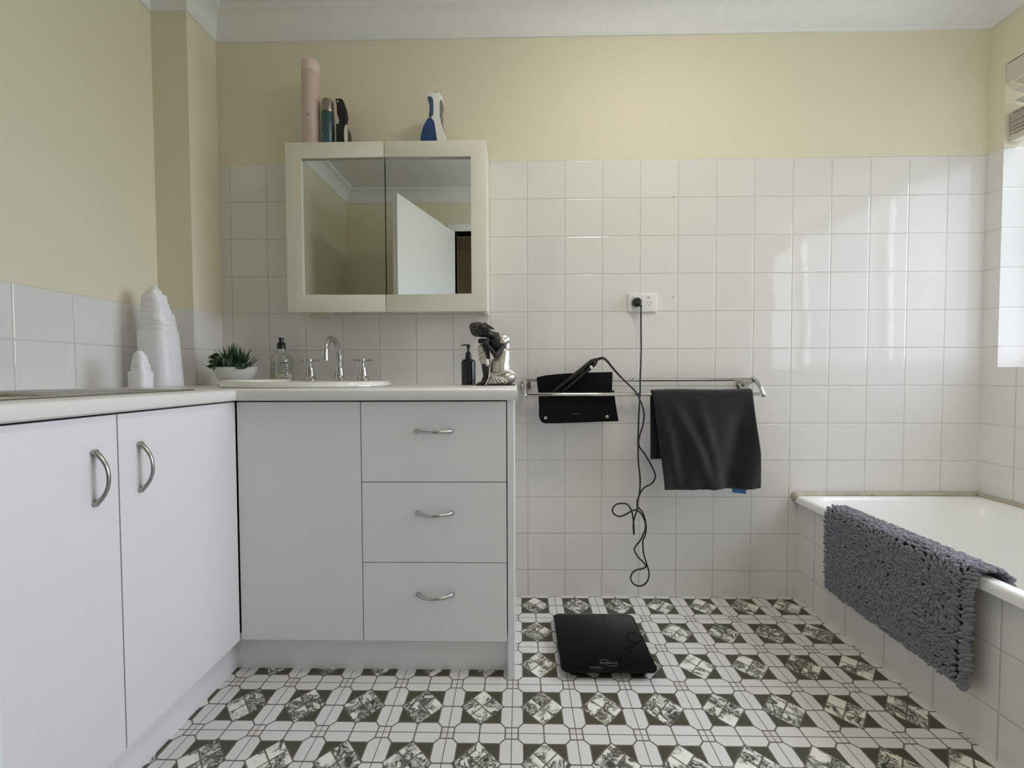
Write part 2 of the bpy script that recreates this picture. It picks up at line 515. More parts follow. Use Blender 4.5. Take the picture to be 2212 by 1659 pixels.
def tube(bm, pts, r, seg=12, caps=True, flat=None):
    """sweep a circle (or ellipse: flat = (ratio, up vector)) along pts; r may be a function of 0..1"""
    n = len(pts); rings = []
    pts = [Vector(p) for p in pts]
    up = None
    for i, p in enumerate(pts):
        t = (pts[min(i + 1, n - 1)] - pts[max(i - 1, 0)]).normalized()
        if up is None:
            up = Vector((0, 0, 1)) if abs(t.z) < 0.9 else Vector((0, 1, 0))
            if flat: up = Vector(flat[1])
        side = t.cross(up).normalized(); up = side.cross(t).normalized()
        rr = r(i / (n - 1)) if callable(r) else r
        f = flat[0] if flat else 1.0
        rings.append([p + side * math.cos(a) * rr + up * math.sin(a) * rr * f for a in (2 * PI * k / seg for k in range(seg))])
    return loft(bm, rings, cap0=caps, cap1=caps)


def ball(bm, c, r, sc=(1, 1, 1), rot=None, seg=20):
    m = Matrix.Translation(Vector(c)) @ (rot.to_4x4() if rot is not None else Matrix()) @ Matrix.Diagonal((sc[0], sc[1], sc[2], 1))
    bmesh.ops.create_uvsphere(bm, u_segments=seg, v_segments=seg // 2, radius=r, matrix=m)
    return bm


def limb(bm, a, b, ra, rb, n=10, seg=16):
    """tapered capsule of overlapping spheres joined by a sweep"""
    a, b = Vector(a), Vector(b)
    tube(bm, [a.lerp(b, i / n) for i in range(n + 1)], lambda t: ra + (rb - ra) * t, seg)
    ball(bm, a, ra, seg=seg); ball(bm, b, rb, seg=seg)
    return bm


# ================================================================== THE ROOM
XL, XR, YR, ZC = -1.40, 1.826, -1.86, 2.365
XP, YP = -1.265, -0.147
# floor and ceiling
struct(obj('floor', boxm(XL - .1, XR + .234, YR - .1, 0.1, -0.08, 0.0), 'floor', smooth=False))
struct(obj('ceiling', boxm(XL - .1, XR + .234, YR - .1, 0.1, ZC, ZC + 0.08), 'ceiling', smooth=False))
struct(obj('wall_back', boxm(XL - .1, XR + .234, 0.0, 0.1, 0, ZC), 'wall_back', smooth=False))
struct(obj('wall_left', box(boxm(XL - .1, XL, YR, 0.0, 0, ZC), XL, XP, YP, 0.0, 0, ZC), 'wall_left', smooth=False))
# right wall with the window opening
WY0, WY1, WZ0, WZ1, WX = -0.057, -1.35, 0.946, 2.10, 2.06
bm = bmn()
box(bm, XR, WX, YR, 0, 0, WZ0); box(bm, XR, WX, YR, 0, WZ1, ZC)
box(bm, XR, WX, WY0, 0, WZ0, WZ1); box(bm, XR, WX, YR, WY1, WZ0, WZ1)
struct(obj('wall_right', bm, 'wall_right', smooth=False))
# rear wall with the doorway
DX0, DX1, DZ = -0.54, 0.24, 2.05
bm = bmn()
box(bm, XL - .1, DX0, YR - .12, YR, 0, ZC); box(bm, DX1, XR + .234, YR - .12, YR, 0, ZC); box(bm, DX0, DX1, YR - .12, YR, DZ, ZC)
struct(obj('wall_rear', bm, 'wall_rear', smooth=False))
# hallway beyond the doorway
bm = bmn()
box(bm, -1.3, 1.2, -3.6, -3.5, 0, 2.5); box(bm, -1.4, -1.3, -3.6, YR - .12, 0, 2.5); box(bm, 1.2, 1.3, -3.6, YR - .12, 0, 2.5)
box(bm, -1.4, 1.3, -3.6, YR - .12, 2.4, 2.5)
struct(obj('wall_hallway', bm, 'hall', smooth=False))
struct(obj('floor_hallway', boxm(-1.4, 1.3, -3.6, YR - .1, -0.08, -0.001), 'hallfloor', smooth=False))
# door frame (architrave)
bm = bmn()
box(bm, DX0 - .055, DX0, YR - .13, YR + .014, 0, DZ + .055, .003); box(bm, DX1, DX1 + .055, YR - .13, YR + .014, 0, DZ + .055, .003)
box(bm, DX0, DX1, YR - .13, YR + .014, DZ, DZ + .055, .003)
struct(obj('trim_7', bm, 'door', smooth=False))
# open door leaf
ang = math.atan2(0.73, -0.245)
dl = 0.76
o = bpy.data.objects.new('door_1', None); COL.objects.link(o); struct(o)
o.location = (DX0 + .005, YR + .02, 0)
lm = box(bmn(), 0, dl, 0, .036, 0.012, 2.035, .002)
lf = obj('leaf', lm, 'door', smooth=False)
lf.parent = o; o.rotation_euler = (0, 0, ang)
kb = bmn()
Mx = Matrix.Rotation(PI / 2, 3, 'X')
lathe(kb, [(0, -.05), (.020, -.048), (.026, -.03), (.018, -.012), (.010, -.008), (.026, -.003), (.026, 0), (0, 0)][::-1], (dl - .06, 0, 1.0), 24, Mx)
kn = obj('door_knob', kb, 'nickel'); kn.parent = lf

# cornices: one cove profile mitred round the room
prof = [(0.0, 2.275), (0.007, 2.275), (0.010, 2.281)]
for k in range(9):
    t = k / 8 * PI / 2
    prof.append((0.012 + 0.062 * (1 - math.cos(t)), 2.283 + 0.066 * math.sin(t)))
prof += [(0.080, 2.352), (0.084, 2.354), (0.084, ZC + .001), (0.0, ZC + .001)]
path = [(XL, YR), (XL, YP), (XP, YP), (XP, 0.0), (XR, 0.0), (XR, YR)]
npth = len(path)
ins = []
for i in range(npth):
    a, b, c = Vector(path[i - 1]), Vector(path[i]), Vector(path[(i + 1) % npth])
    e1, e2 = (b - a).normalized(), (c - b).normalized()
    n1, n2 = Vector((e1.y, -e1.x)), Vector((e2.y, -e2.x))
    ins.append((n1 + n2) / (1 + n1.dot(n2)))
for i in range(npth):
    j = (i + 1) % npth
    rings = []
    for q in (i, j):
        rings.append([(path[q][0] + ins[q].x * d, path[q][1] + ins[q].y * d, z) for d, z in prof])
    struct(obj('trim_%d' % (i + 1), loft(bmn(), rings), 'cornice', angle=0.5))

# ceiling lamp (a round opal bowl)
lt = thing('ceiling_light', 'round opal glass ceiling light in the middle of the white ceiling', 'ceiling light', (0.44, -0.82, ZC))
obj('base_plate', lathe(bmn(), [(0, 0), (.165, 0), (.165, -.015), (0, -.015)], (0.44, -0.82, ZC), 40), 'whitep', lt)
obj('bowl_diffuser', lathe(bmn(), [(.15, -.0155)] + [(.15 * math.cos(t), -.016 - .045 * math.sin(t)) for t in (k / 10 * PI / 2 for k in range(1, 10))] + [(0, -.061)], (0.44, -0.82, ZC), 40), 'lamp', lt)

# window: frame, mullion, panes, blind
wd = bpy.data.objects.new('window_1', None); COL.objects.link(wd); wd.location = (2.02, -.7, WZ0); struct(wd)
fx0, fx1 = 2.005, 2.035
bm = bmn()
box(bm, fx0, fx1, WY1, WY0, WZ0, WZ0 + .045, .003); box(bm, fx0, fx1, WY1, WY0, WZ1 - .045, WZ1, .003)
box(bm, fx0, fx1, WY0 - .045, WY0, WZ0 + .045, WZ1 - .045, .003); box(bm, fx0, fx1, WY1, WY1 + .045, WZ0 + .045, WZ1 - .045, .003)
box(bm, fx0, fx1, -.690, -.620, WZ0 + .045, WZ1 - .045, .003)
obj('window_frame', bm, 'alu', wd, smooth=False)
for a, b in ((WY0 - .045, -.620), (-.690, WY1 + .045)):
    obj('pane', boxm(2.018, 2.021, b, a, WZ0 + .045, WZ1 - .045), 'glass', wd, smooth=False)

bl = thing('venetian_blind', 'raised off-white slatted blind bunched at the top of the window', 'blind', (1.865, -.7, 2.098))
obj('headrail', boxm(1.832, 1.905, WY1 + .01, WY0 - .006, 2.062, 2.096, .002), 'blind', bl, smooth=False)
obj('valance', boxm(1.822, 1.831, WY1 + .008, WY0 - .004, 2.026, 2.094, .002), 'blind', bl, smooth=False)
zs = [2.022, 1.990, 1.952] + [1.918 - .0062 * k for k in range(14)]
slat0 = None
for k, z in enumerate(zs):
    tilt = .30 if k < 3 else .02 * ((k * 7) % 5 - 2)
    if slat0 is None:
        sb = bmn()
        rings = []
        for yy in (WY1 + .012, WY0 - .008):
            rings.append([(dx, yy + .7, .0016 * (1 - (dx / .026) ** 2) + s_) for s_, xs in ((0.0, [-.026, -.013, 0, .013, .026]), (-.0028, [.026, .013, 0, -.013, -.026])) for dx in xs])
        slat0 = obj('slat', loft(sb, rings), 'blind')
        s_o = slat0
    else:
        s_o = slat0.copy(); COL.objects.link(s_o)
    s_o.parent = bl; s_o.matrix_parent_inverse = Matrix()
    s_o.location = Vector((1.866 + (.012 if k < 3 else .001 * ((k * 5) % 4)), -.7, z)) - bl.location
    s_o.rotation_euler = (0, tilt, 0)
obj('bottom_rail', boxm(1.836, 1.892, WY1 + .012, WY0 - .008, 1.802, 1.826, .004), 'blind', bl)
for yy in (-.22, -1.18):
    obj('lift_cord', tube(bmn(), [(1.864, yy, 2.06), (1.864, yy, 1.93)], .0012, 6), 'blind', bl)

# ================================================================== BATH
bs = obj('bath_surround', boxm(1.105, 1.125, YR + .001, 0, 0, .398), 'panel', smooth=False)
tag(bs, 'low tiled front panel boxing in the bath along the right side of the floor', 'bath panel')


def rrect(x0, x1, y0, y1, r, z, n=8):
    out = []
    for cx, cyy, a0 in ((x1 - r, y1 - r, 0), (x0 + r, y1 - r, PI / 2), (x0 + r, y0 + r, PI), (x1 - r, y0 + r, 1.5 * PI)):
        for k in range(n + 1):
            t = a0 + PI / 2 * k / n
            out.append((cx + r * math.cos(t), cyy + r * math.sin(t), z))
    return out


bt = thing('bathtub', 'white enamelled bathtub with rolled rim set along the right wall', 'bathtub', (1.46, -.9, .1))
bx0, bx1, by0, by1 = 1.088, XR - .001, YR + .003, -.001
def under(d0, d1, d2, d3, r, z): return rrect(bx0 + d0, bx1 - d1, by0 + d2, by1 - d3, r, z)
rings = [under(.156, .146, .314, .214, .10, .079), under(.104, .094, .234, .144, .12, .105), under(.079, .069, .174, .094, .12, .198),
         under(.056, .049, .114, .049, .10, .355), under(.045, .036, .062, .030, .07, .405), under(.036, .02, .04, .01, .03, .419), under(.008, .004, .004, .004, .008, .419), under(.005, .001, .001, .001, .008, .400), rrect(bx0, bx1, by0, by1, .008, .400), rrect(bx0, bx1, by0, by1, .008, .416),
         rrect(bx0 + .003, bx1, by0, by1, .008, .423), rrect(bx0 + .009, bx1, by0, by1, .009, .427),
         rrect(bx0 + .034, bx1 - .028, by0 + .05, by1 - .022, .05, .427), rrect(bx0 + .042, bx1 - .036, by0 + .06, by1 - .030, .06, .423),
         rrect(bx0 + .050, bx1 - .044, by0 + .07, by1 - .038, .07, .412), rrect(bx0 + .062, bx1 - .055, by0 + .12, by1 - .055, .10, .36),
         rrect(bx0 + .085, bx1 - .075, by0 + .18, by1 - .10, .12, .20), rrect(bx0 + .11, bx1 - .10, by0 + .24, by1 - .15, .12, .11),
         rrect(bx0 + .16, bx1 - .15, by0 + .32, by1 - .22, .10, .085)]
obj('tub', loft(bmn(), rings), 'bath', bt, angle=1.2)
obj('enamel_chip', lathe(bmn(), [(0, .0004), (.006, .0003), (.0065, 0), (0, 0)], (1.392, -.0135, .4272), 10, None, 1.3, .5), 'dark', bt)
pts = [(bx0 - .001, -.012, .430), (1.2, -.009, .433), (1.5, -.009, .434), (1.74, -.009, .434), (1.800, -.010, .433), (XR - .009, -.03, .432), (XR - .009, -.4, .432), (XR - .009, -1.8, .432)]
sb = tube(bmn(), catmull(pts, 5), .0075, 8)
ball(sb, (bx0 + .004, -.009, .424), .016, (1, .7, 1.3), seg=12)
obj('sealant_bead', sb, 'sealant', bt)

# bath mat draped over the rim
random.seed(11)
mt = thing('bath_mat', 'shaggy dark grey chenille bath mat hanging over the edge of the bath', 'bath mat', (1.08, -.45, .43))
Y0m, Y1m = -.205, -.692


def mat_path(s):
    """cross-section of the mat: s = 0 bottom of the front flap, runs up, over the rim and down inside; returns point and outward normal (x, z)"""
    segs = [((1.082, .150), (1.076, .415)), ]
    L1 = .265
    if s < L1: return 1.081 - .006 * s / L1, .152 + s, (-1, 0)
    s -= L1; r = .020; L2 = r * PI / 2
    if s < L2:
        a = s / r; return 1.095 - r * math.cos(a), .417 + r * math.sin(a), (-math.cos(a), math.sin(a))
    s -= L2; L3 = .031
    if s < L3: return 1.095 + s, .437, (0, 1)
    s -= L3; r = .022; L4 = r * PI / 2 * .86
    if s < L4:
        a = s / r; return 1.126 + r * math.sin(a), .415 + r * math.cos(a), (math.sin(a), math.cos(a))
    s -= L4; a = .86 * PI / 2
    return 1.126 + r * math.sin(a) + s * .15, .415 + r * math.cos(a) - s * .97, (.95, .2)


Stot = .265 + .0314 + .026 + .0297 + .17
bm = bmn()
NS, NY = 60, 30
outer, inner = [], []
for i in range(NS + 1):
    s = Stot * i / NS
    x, z, (nx_, nz_) = mat_path(s)
    ra, rb = [], []
    for j in range(NY + 1):
        f = j / NY
        y = Y0m + (Y1m + .016 - Y0m) * f + .013 * f * max(0, 1 - s / .265)
        dz = -.012 * f * max(0, 1 - s / .265)
        ra.append((x + nx_ * .004, y, z + nz_ * .004 + dz)); rb.append((x, y, z + dz))
    outer.append(ra); inner.append(rb)
V = [[bm.verts.new(p) for p in r] for r in outer]; Vb = [[bm.verts.new(p) for p in r] for r in inner]
for i in range(NS):
    for j in range(NY):
        bm.faces.new((V[i][j], V[i + 1][j], V[i + 1][j + 1], V[i][j + 1])); bm.faces.new((Vb[i][j], Vb[i][j + 1], Vb[i + 1][j + 1], Vb[i + 1][j]))
for i in range(NS):
    bm.faces.new((V[i][0], Vb[i][0], Vb[i + 1][0], V[i + 1][0])); bm.faces.new((V[i][NY], V[i + 1][NY], Vb[i + 1][NY], Vb[i][NY]))
for j in range(NY):
    bm.faces.new((V[0][j], V[0][j + 1], Vb[0][j + 1], Vb[0][j])); bm.faces.new((V[NS][j], Vb[NS][j], Vb[NS][j + 1], V[NS][j + 1]))
obj('woven_backing', bm, 'mathem', mt)


def worm(verts, faces, p, d, n, r, ln):
    """one chenille noodle: a short fat capsule lying mostly along d, lifted along n"""
    d = d.normalized(); side = d.cross(n).normalized(); up = side.cross(d).normalized()
    st = [(-.5, .45), (-.38, .9), (-.12, 1.05), (.15, 1.0), (.38, .85), (.5, .4)]
    base = len(verts); K = 6
    for t, q in st:
        c = p + d * (t * ln) + up * (.35 * ln * (.25 - t * t))
        for k in range(K):
            a = 2 * PI * k / K
            verts.append(c + (side * math.cos(a) + up * math.sin(a)) * r * q)
    for i in range(len(st) - 1):
        for k in range(K):
            faces.append((base + i * K + k, base + i * K + (k + 1) % K, base + (i + 1) * K + (k + 1) % K, base + (i + 1) * K + k))
    faces.append(tuple(base + k for k in range(K))[::-1]); faces.append(tuple(base + (len(st) - 1) * K + k for k in range(K)))


vv, ff = [], []
vh, fh = [], []
MATSTEP = .0080
nrow = int(Stot / .0058)
for i in range(nrow):
    for j in range(int((Y0m - Y1m) / MATSTEP)):
        s = (i + random.random()) * Stot / nrow
        y = Y0m - (j + random.random()) * MATSTEP
        if y < Y1m: continue
        x, z, (nx_, nz_) = mat_path(s)
        f = (y - Y0m) / (Y1m - Y0m)
        z -= .012 * f * max(0, 1 - s / .265)
        n = Vector((nx_, 0, nz_)).normalized()
        tz = Vector((-nz_, 0, nx_)) if s > .265 else Vector((0, 0, -1))
        if tz.dot(n) > .5: tz = Vector((0, 0, -1))
        sw = noise.noise(Vector((y * 9, s * 9, 3.1))) * 3.2 + random.uniform(-.5, .5)
        dirn = Vector((0, 1, 0)) * math.cos(sw) + tz * math.sin(sw)
        lift = .009 + .004 * random.random()
        edge = y < Y1m + .034 and s < .32
        if edge:
            if y > Y1m + .026: continue            # stitched groove before the thick hem
            dirn = Vector((0, 1, 0)) * .8 + tz * .6; lift += .004
        if y > Y0m - .03 and s < .27: dirn = Vector((0, 1, 0)) + tz * random.uniform(-.25, .25)
        p = Vector((x, y + .013 * f * max(0, 1 - s / .265) - (.004 if edge else 0), z)) + n * lift
        worm(vh if edge else vv, fh if edge else ff, p, dirn + n * random.uniform(-.15, .35), n, random.uniform(.0031, .0043) * (1.15 if edge else 1), random.uniform(.011, .018) * (1.15 if edge else 1))
for nm, v_, f_ in (('chenille_pile', vv, ff), ('pile_hem', vh, fh)):
    me = bpy.data.meshes.new(nm); me.from_pydata([tuple(v) for v in v_], [], f_); me.update()
    me.polygons.foreach_set('use_smooth', [True] * len(me.polygons)); me.materials.append(MT['pile'])
    po = bpy.data.objects.new(nm, me); COL.objects.link(po); po.parent = mt; po.location = -mt.location
    po['kind'] = 'stuff'

# ================================================================== CABINETS AND WORKTOP
def bow_handle(parent, c, axis, out, ln=.108, name='handle'):
    """arched bow handle with fat flattened ends; axis = long direction, out = away from the panel"""
    c, axis, out = Vector(c), Vector(axis), Vector(out)
    pts = []
    for k in range(17):
        t = k / 16 * 2 - 1
        pts.append(c + axis * (t * ln / 2 * (1 if abs(t) < .97 else .98)) + out * (.028 * (1 - abs(t) ** 2.3) + .002))
    bm = tube(bmn(), pts, lambda t: .0040 + .0026 * abs(2 * t - 1) ** 3, 12, flat=(.75, out))
    for s_ in (-1, 1):
        e = c + axis * (s_ * ln / 2 * .96)
        tube(bm, [e - out * .001, e + out * .006], .0062, 12)
    h_ = obj(name, bm, 'nickel', parent); h_['label'] = 'brushed metal bow handle'
    return h_


vc = thing('vanity_cabinet', 'white vanity cabinet with one door and three drawers under the wash basin', 'cabinet', (-.48, -.44, 0))
def carcass(parent, x0, x1, y0, y1, open_side):
    b_ = bmn()
    box(b_, x0, x1, y0, y1, .113, .131)
    if open_side == 'y':
        box(b_, x0, x0 + .016, y0, y1, .131, .8495); box(b_, x1 - .016, x1, y0, y1, .131, .8495)
        box(b_, x0 + .016, x1 - .016, y1 - .006, y1, .131, .8495); box(b_, -.519, -.503, y0, y1 - .006, .131, .6)
    else:
        box(b_, x0, x1, y0, y0 + .016, .131, .8495); box(b_, x0, x1, y1 - .016, y1, .131, .8495)
        box(b_, x0, x0 + .006, y0 + .016, y1 - .016, .131, .8495)
    obj('carcass', b_, 'laminate', parent, smooth=False)


carcass(vc, -.886, -.072, -.440, -.002, 'y')
obj('plinth', boxm(-.929, -.0705, -.425, -.405, 0, .1125), 'laminate', vc, smooth=False)
obj('end_panel', boxm(-.0700, -.0500, -.463, -.001, 0, .8495, .0008), 'laminate', vc, smooth=False)
obj('door', boxm(-.8868, -.5122, -.463, -.4445, .1155, .8452, .0008), 'laminate', vc, smooth=False)
for z0, z1, zh in ((.6038, .8452, .757), (.3582, .6012, .509), (.1155, .3556, .261)):
    dr = obj('drawer', boxm(-.5095, -.0732, -.463, -.4445, z0, z1, .0008), 'laminate', vc, smooth=False)
    h = bow_handle(dr, (-.290, -.463, zh), (1, 0, 0), (0, -1, 0))

sc_ = thing('sink_cabinet', 'white two door base cabinet along the left wall under the steel sink', 'cabinet', (-1.0, -.82, 0))
carcass(sc_, -1.398, -.911, -1.205, -.442, 'x')
obj('plinth', boxm(-.949, -.929, -1.205, -.4055, 0, .1125), 'laminate', sc_, smooth=False)
d1 = obj('door', boxm(-.9085, -.890, -.8255, -.4655, .1155, .8452, .0008), 'laminate', sc_, smooth=False)
d2 = obj('door', boxm(-.9085, -.890, -1.1900, -.8280, .1155, .8452, .0008), 'laminate', sc_, smooth=False)
bow_handle(d1, (-.890, -.778, .722), (0, 0, 1), (1, 0, 0))
bow_handle(d2, (-.890, -.877, .722), (0, 0, 1), (1, 0, 0))

# L-shaped worktop with bullnose front and two cut-outs
BC = (-.765, -.262); BA, BB = .275, .205          # basin centre and half axes
SK = (-1.335, -.900, -1.17, -.592)                 # steel sink outline


def offs(pts, flags, d):
    """inset a rectilinear outline (counter-clockwise) by d on flagged edges"""
    n = len(pts); out = []
    for i in range(n):
        p, c, q = Vector(pts[i - 1]), Vector(pts[i]), Vector(pts[(i + 1) % n])
        v = Vector((0, 0))
        for a, b, f in ((p, c, flags[i - 1]), (c, q, flags[i])):
            if f:
                e = (b - a).normalized(); v += Vector((-e.y, e.x)) * d
        out.append((c.x + v.x, c.y + v.y))
    return out


wl = [(-1.399, -1.215), (-.872, -1.215), (-.872, -.485), (-.040, -.485), (-.040, -.001), (-1.264, -.001), (-1.264, -.148), (-1.399, -.148)]
fl = [1, 1, 1, 1, 0, 0, 0, 0]
bm = bmn()
rg = [(.007, .850), (.002, .8515), (0, .856), (0, .872), (.0015, .8785), (.0055, .8840), (.012, .887)]
R = []
for d, z in rg:
    R.append([bm.verts.new((x, y, z)) for x, y in offs(wl, fl, d)])
for a, b in zip(R, R[1:]):
    for i in range(len(wl)):
        bm.faces.new((a[i], a[(i + 1) % len(wl)], b[(i + 1) % len(wl)], b[i]))
holes = [[(BC[0] + .045 + .200 * math.cos(t), BC[1] - .026 + .160 * math.sin(t)) for t in (2 * PI * k / 48 for k in range(48))],
         [(SK[0] + .03, SK[2] + .03), (SK[1] - .03, SK[2] + .03), (SK[1] - .03, SK[3] - .03), (SK[0] + .03, SK[3] - .03)]]
HT, HB = [], []
for h in holes:
    HT.append([bm.verts.new((x, y, .887)) for x, y in h]); HB.append([bm.verts.new((x, y, .850)) for x, y in h])
for a, b in zip(HT, HB):
    n = len(a)
    for i in range(n): bm.faces.new((a[i], a[(i + 1) % n], b[(i + 1) % n], b[i]))
for ring, hs in ((R[-1], HT), (R[0], HB)):
    es = []
    for loop in [ring] + hs:
        for i in range(len(loop)):
            e = bm.edges.get((loop[i], loop[(i + 1) % len(loop)]))
            es.append(e)
    bmesh.ops.triangle_fill(bm, use_beauty=True, edges=es)
wk = obj('worktop', bm, 'worktop', angle=0.9)
tag(wk, 'off-white L-shaped worktop with rounded edge running round the left corner', 'worktop')

# steel sink
sk = thing('steel_sink', 'stainless steel inset sink in the worktop by the left wall', 'sink', (-1.12, -.88, .887))
x0, x1, y0, y1 = SK
rings = [rrect(x0 + .088, x1 - .088, y0 + .088, y1 - .098, .05, .7405), rrect(x0 + .056, x1 - .054, y0 + .058, y1 - .063, .06, .759), rrect(x0 + .048, x1 - .046, y0 + .048, y1 - .053, .06, .872), rrect(x0 + .042, x1 - .040, y0 + .040, y1 - .045, .06, .8825), rrect(x0 + .036, x1 - .034, y0 + .036, y1 - .036, .02, .8876), rrect(x0 + .024, x1 - .022, y0 + .024, y1 - .024, .02, .8875), rrect(x0 + .001, x1 - .001, y0 + .001, y1 - .001, .02, .8874), rrect(x0, x1, y0, y1, .02, .8890), rrect(x0 + .003, x1 - .003, y0 + .003, y1 - .003, .02, .8905),
         rrect(x0 + .022, x1 - .020, y0 + .02, y1 - .02, .02, .8905), rrect(x0 + .028, x1 - .026, y0 + .026, y1 - .026, .02, .8880),
         rrect(x0 + .042, x1 - .040, y0 + .04, y1 - .045, .06, .8850), rrect(x0 + .050, x1 - .048, y0 + .05, y1 - .055, .06, .872),
         rrect(x0 + .058, x1 - .056, y0 + .06, y1 - .065, .06, .76), rrect(x0 + .09, x1 - .09, y0 + .09, y1 - .10, .05, .742)]
obj('sink_bowl', loft(bmn(), rings), 'steel', sk, angle=1.0)
obj('drain', lathe(bmn(), [(0, .001), (.03, .001), (.035, .004), (.04, .001), (0, 0)], (-1.12, -.88, .742), 24), 'chrome', sk)

# wash basin
bz = .8872
bn = thing('wash_basin', 'white ceramic oval drop-in basin set in the worktop below the mirror cabinet', 'basin', (BC[0], BC[1], .887))


def ell(cx, cyy, a, b, z, n=64, p=2.3):
    out = []
    for k in range(n):
        t = 2 * PI * k / n
        c, s = math.cos(t), math.sin(t)
        out.append((cx + a * math.copysign(abs(c) ** (2 / p), c), cyy + b * math.copysign(abs(s) ** (2 / p), s), z))
    return out


e = BC
rings = [ell(e[0] + .055, e[1] - .030, .034, .028, bz - .101), ell(e[0] + .055, e[1] - .030, .105, .080, bz - .091), ell(e[0] + .055, e[1] - .030, .156, .121, bz - .043),
         ell(e[0] + .055, e[1] - .030, .177, .138, bz + .001), ell(e[0] + .02, e[1], BA - .045, BB - .045, bz + .006), ell(e[0], e[1], BA - .022, BB - .022, bz + .004), ell(e[0], e[1], BA - .010, BB - .010, bz + .0003), ell(e[0], e[1], BA - .004, BB - .004, bz), ell(e[0], e[1], BA, BB, bz + .002), ell(e[0], e[1], BA - .001, BB - .001, bz + .010), ell(e[0], e[1], BA - .006, BB - .006, bz + .016),
         ell(e[0], e[1], BA - .014, BB - .013, bz + .0185), ell(e[0] + .003, e[1], BA - .03, BB - .028, bz + .017),
         ell(e[0] + .055, e[1] - .030, .178, .142, bz + .0145), ell(e[0] + .055, e[1] - .030, .170, .134, bz + .008), ell(e[0] + .055, e[1] - .030, .150, .115, bz - .04),
         ell(e[0] + .055, e[1] - .030, .10, .075, bz - .085), ell(e[0] + .055, e[1] - .030, .03, .025, bz - .095)]
obj('bowl', loft(bmn(), rings), 'ceramic', bn, angle=1.2)
# soap ledge raised at the left end
sx, sy = e[0] - .185, e[1]
rings = [ell(sx, sy, .078, .145, bz + .010), ell(sx, sy, .076, .143, bz + .0205), ell(sx, sy, .071, .138, bz + .0235), ell(sx, sy, .064, .131, bz + .0230), ell(sx, sy, .052, .115, bz + .018)]
obj('soap_ledge', loft(bmn(), rings), 'ceramic', bn, angle=1.2)
obj('basin_waste', lathe(bmn(), [(0, .004), (.018, .003), (.021, 0), (0, 0)], (e[0] + .055, e[1] - .03, bz - .095), 20), 'chrome', bn)


def tap_base(bm, c, k=1.0):
    lathe(bm, [(0, 0), (.0215, 0), (.0225, .003), (.0225, .007), (.0200, .010), (.0185, .012), (.0175, .020), (.0150, .034), (.0128, .046), (.0122, .051), (.0128, .053), (.0118, .055), (0, .0555)], c, 28)


def cross_tap(c, rot, label):
    t = thing('basin_tap', label, 'tap', c, 'chrome cross-head taps on the basin')
    b_ = bmn(); tap_base(b_, c)
    tube(b_, [(c[0], c[1], c[2] + .055), (c[0], c[1], c[2] + .066)], .0055, 14)
    obj('tap_body', b_, 'chrome', t)
    h = bmn()
    top = Vector((c[0], c[1], c[2] + .077))
    lathe(h, [(0, -.013), (.008, -.012), (.0095, -.006), (.0095, .006), (.008, .010), (.004, .012), (0, .0125)], top, 20)
    for q in range(4):
        a = rot + q * PI / 2
        d = Vector((math.cos(a), math.sin(a), 0))
        tube(h, [top + d * .006, top + d * .026, top + d * .027, top + d * .033, top + d * .0335], lambda u: .0040 if u < .4 else (.0055 if u < .99 else .0045), 14)
    obj('cross_handle', h, 'chrome', t)
    return t


tz = bz + .0165
cross_tap((-.842, -.112, tz), .10, 'chrome cross-head tap left of the swan-neck spout')
cross_tap((-.637, -.112, tz), .35, 'chrome cross-head tap right of the swan-neck spout')
sp = thing('swan_neck_spout', 'chrome swan-neck spout standing between two cross-head taps', 'spout', (-.733, -.10, tz))
b_ = bmn(); tap_base(b_, (-.733, -.10, tz)); obj('spout_base', b_, 'chrome', sp)
pts = [(-.733, -.10, tz + .05), (-.733, -.10, 1.0)]
rr_ = .057
for k in range(1, 15):
    a = PI * k / 14
    pts.append((-.733 - .0 * k, -.10 - rr_ + rr_ * math.cos(a), 1.003 + rr_ * math.sin(a)))
pts += [(-.733, -.214, .992), (-.733, -.214, .982)]
b_ = tube(bmn(), pts, .0108, 20)
tube(b_, [(-.733, -.214, .990), (-.733, -.214, .978)], .0115, 20)
obj('curved_pipe', b_, 'chrome', sp)

# ================================================================== MIRROR CABINET
mc = thing('mirror_cabinet', 'cream framed double door mirror cabinet on the wall above the basin', 'mirror cabinet', (-.53, -.07, 1.16))
bm = bmn()
box(bm, -.902, -.886, -.130, -.001, 1.163, 1.786, .001); box(bm, -.171, -.155, -.130, -.001, 1.163, 1.786, .001)
box(bm, -.886, -.171, -.130, -.001, 1.770, 1.786); box(bm, -.886, -.171, -.130, -.001, 1.176, 1.190); box(bm, -.886, -.171, -.012, -.001, 1.19, 1.77)
box(bm, -.886, -.80, -.02, -.001, 1.160, 1.176)
obj('case', bm, 'frame', mc, smooth=False)
zt, zb, it, ib = 1.790, 1.1615, 1.732, 1.2255
for x0, x1, ix0, ix1, side in ((-.9035, -.5335, -.845, -.5335, 0), (-.5310, -.1525, -.5310, -.209, 1)):
    bm = bmn()
    out = [(x0, zb), (x1, zb), (x1, zt), (x0, zt)]
    if side == 0: ol = [(x0, zb), (x1, zb), (x1, ib), (ix0, ib), (ix0, it), (x1, it), (x1, zt), (x0, zt)]
    else: ol = [(x0, zb), (x1, zb), (x1, zt), (x0, zt), (x0, it), (ix1, it), (ix1, ib), (x0, ib)]
    prism(bm, ol, -.150, -.132, 'Y', .0012)
    d_ = obj('door', bm, 'frame', mc, angle=.5)
    obj('mirror', boxm(ix0 - .004 if side == 0 else ix0 + .0005, ix1 + .004 if side == 1 else ix1 - .0005, -.1405, -.1365, ib - .004, it + .004), 'mirror', d_, smooth=False)
ctop = 1.7865

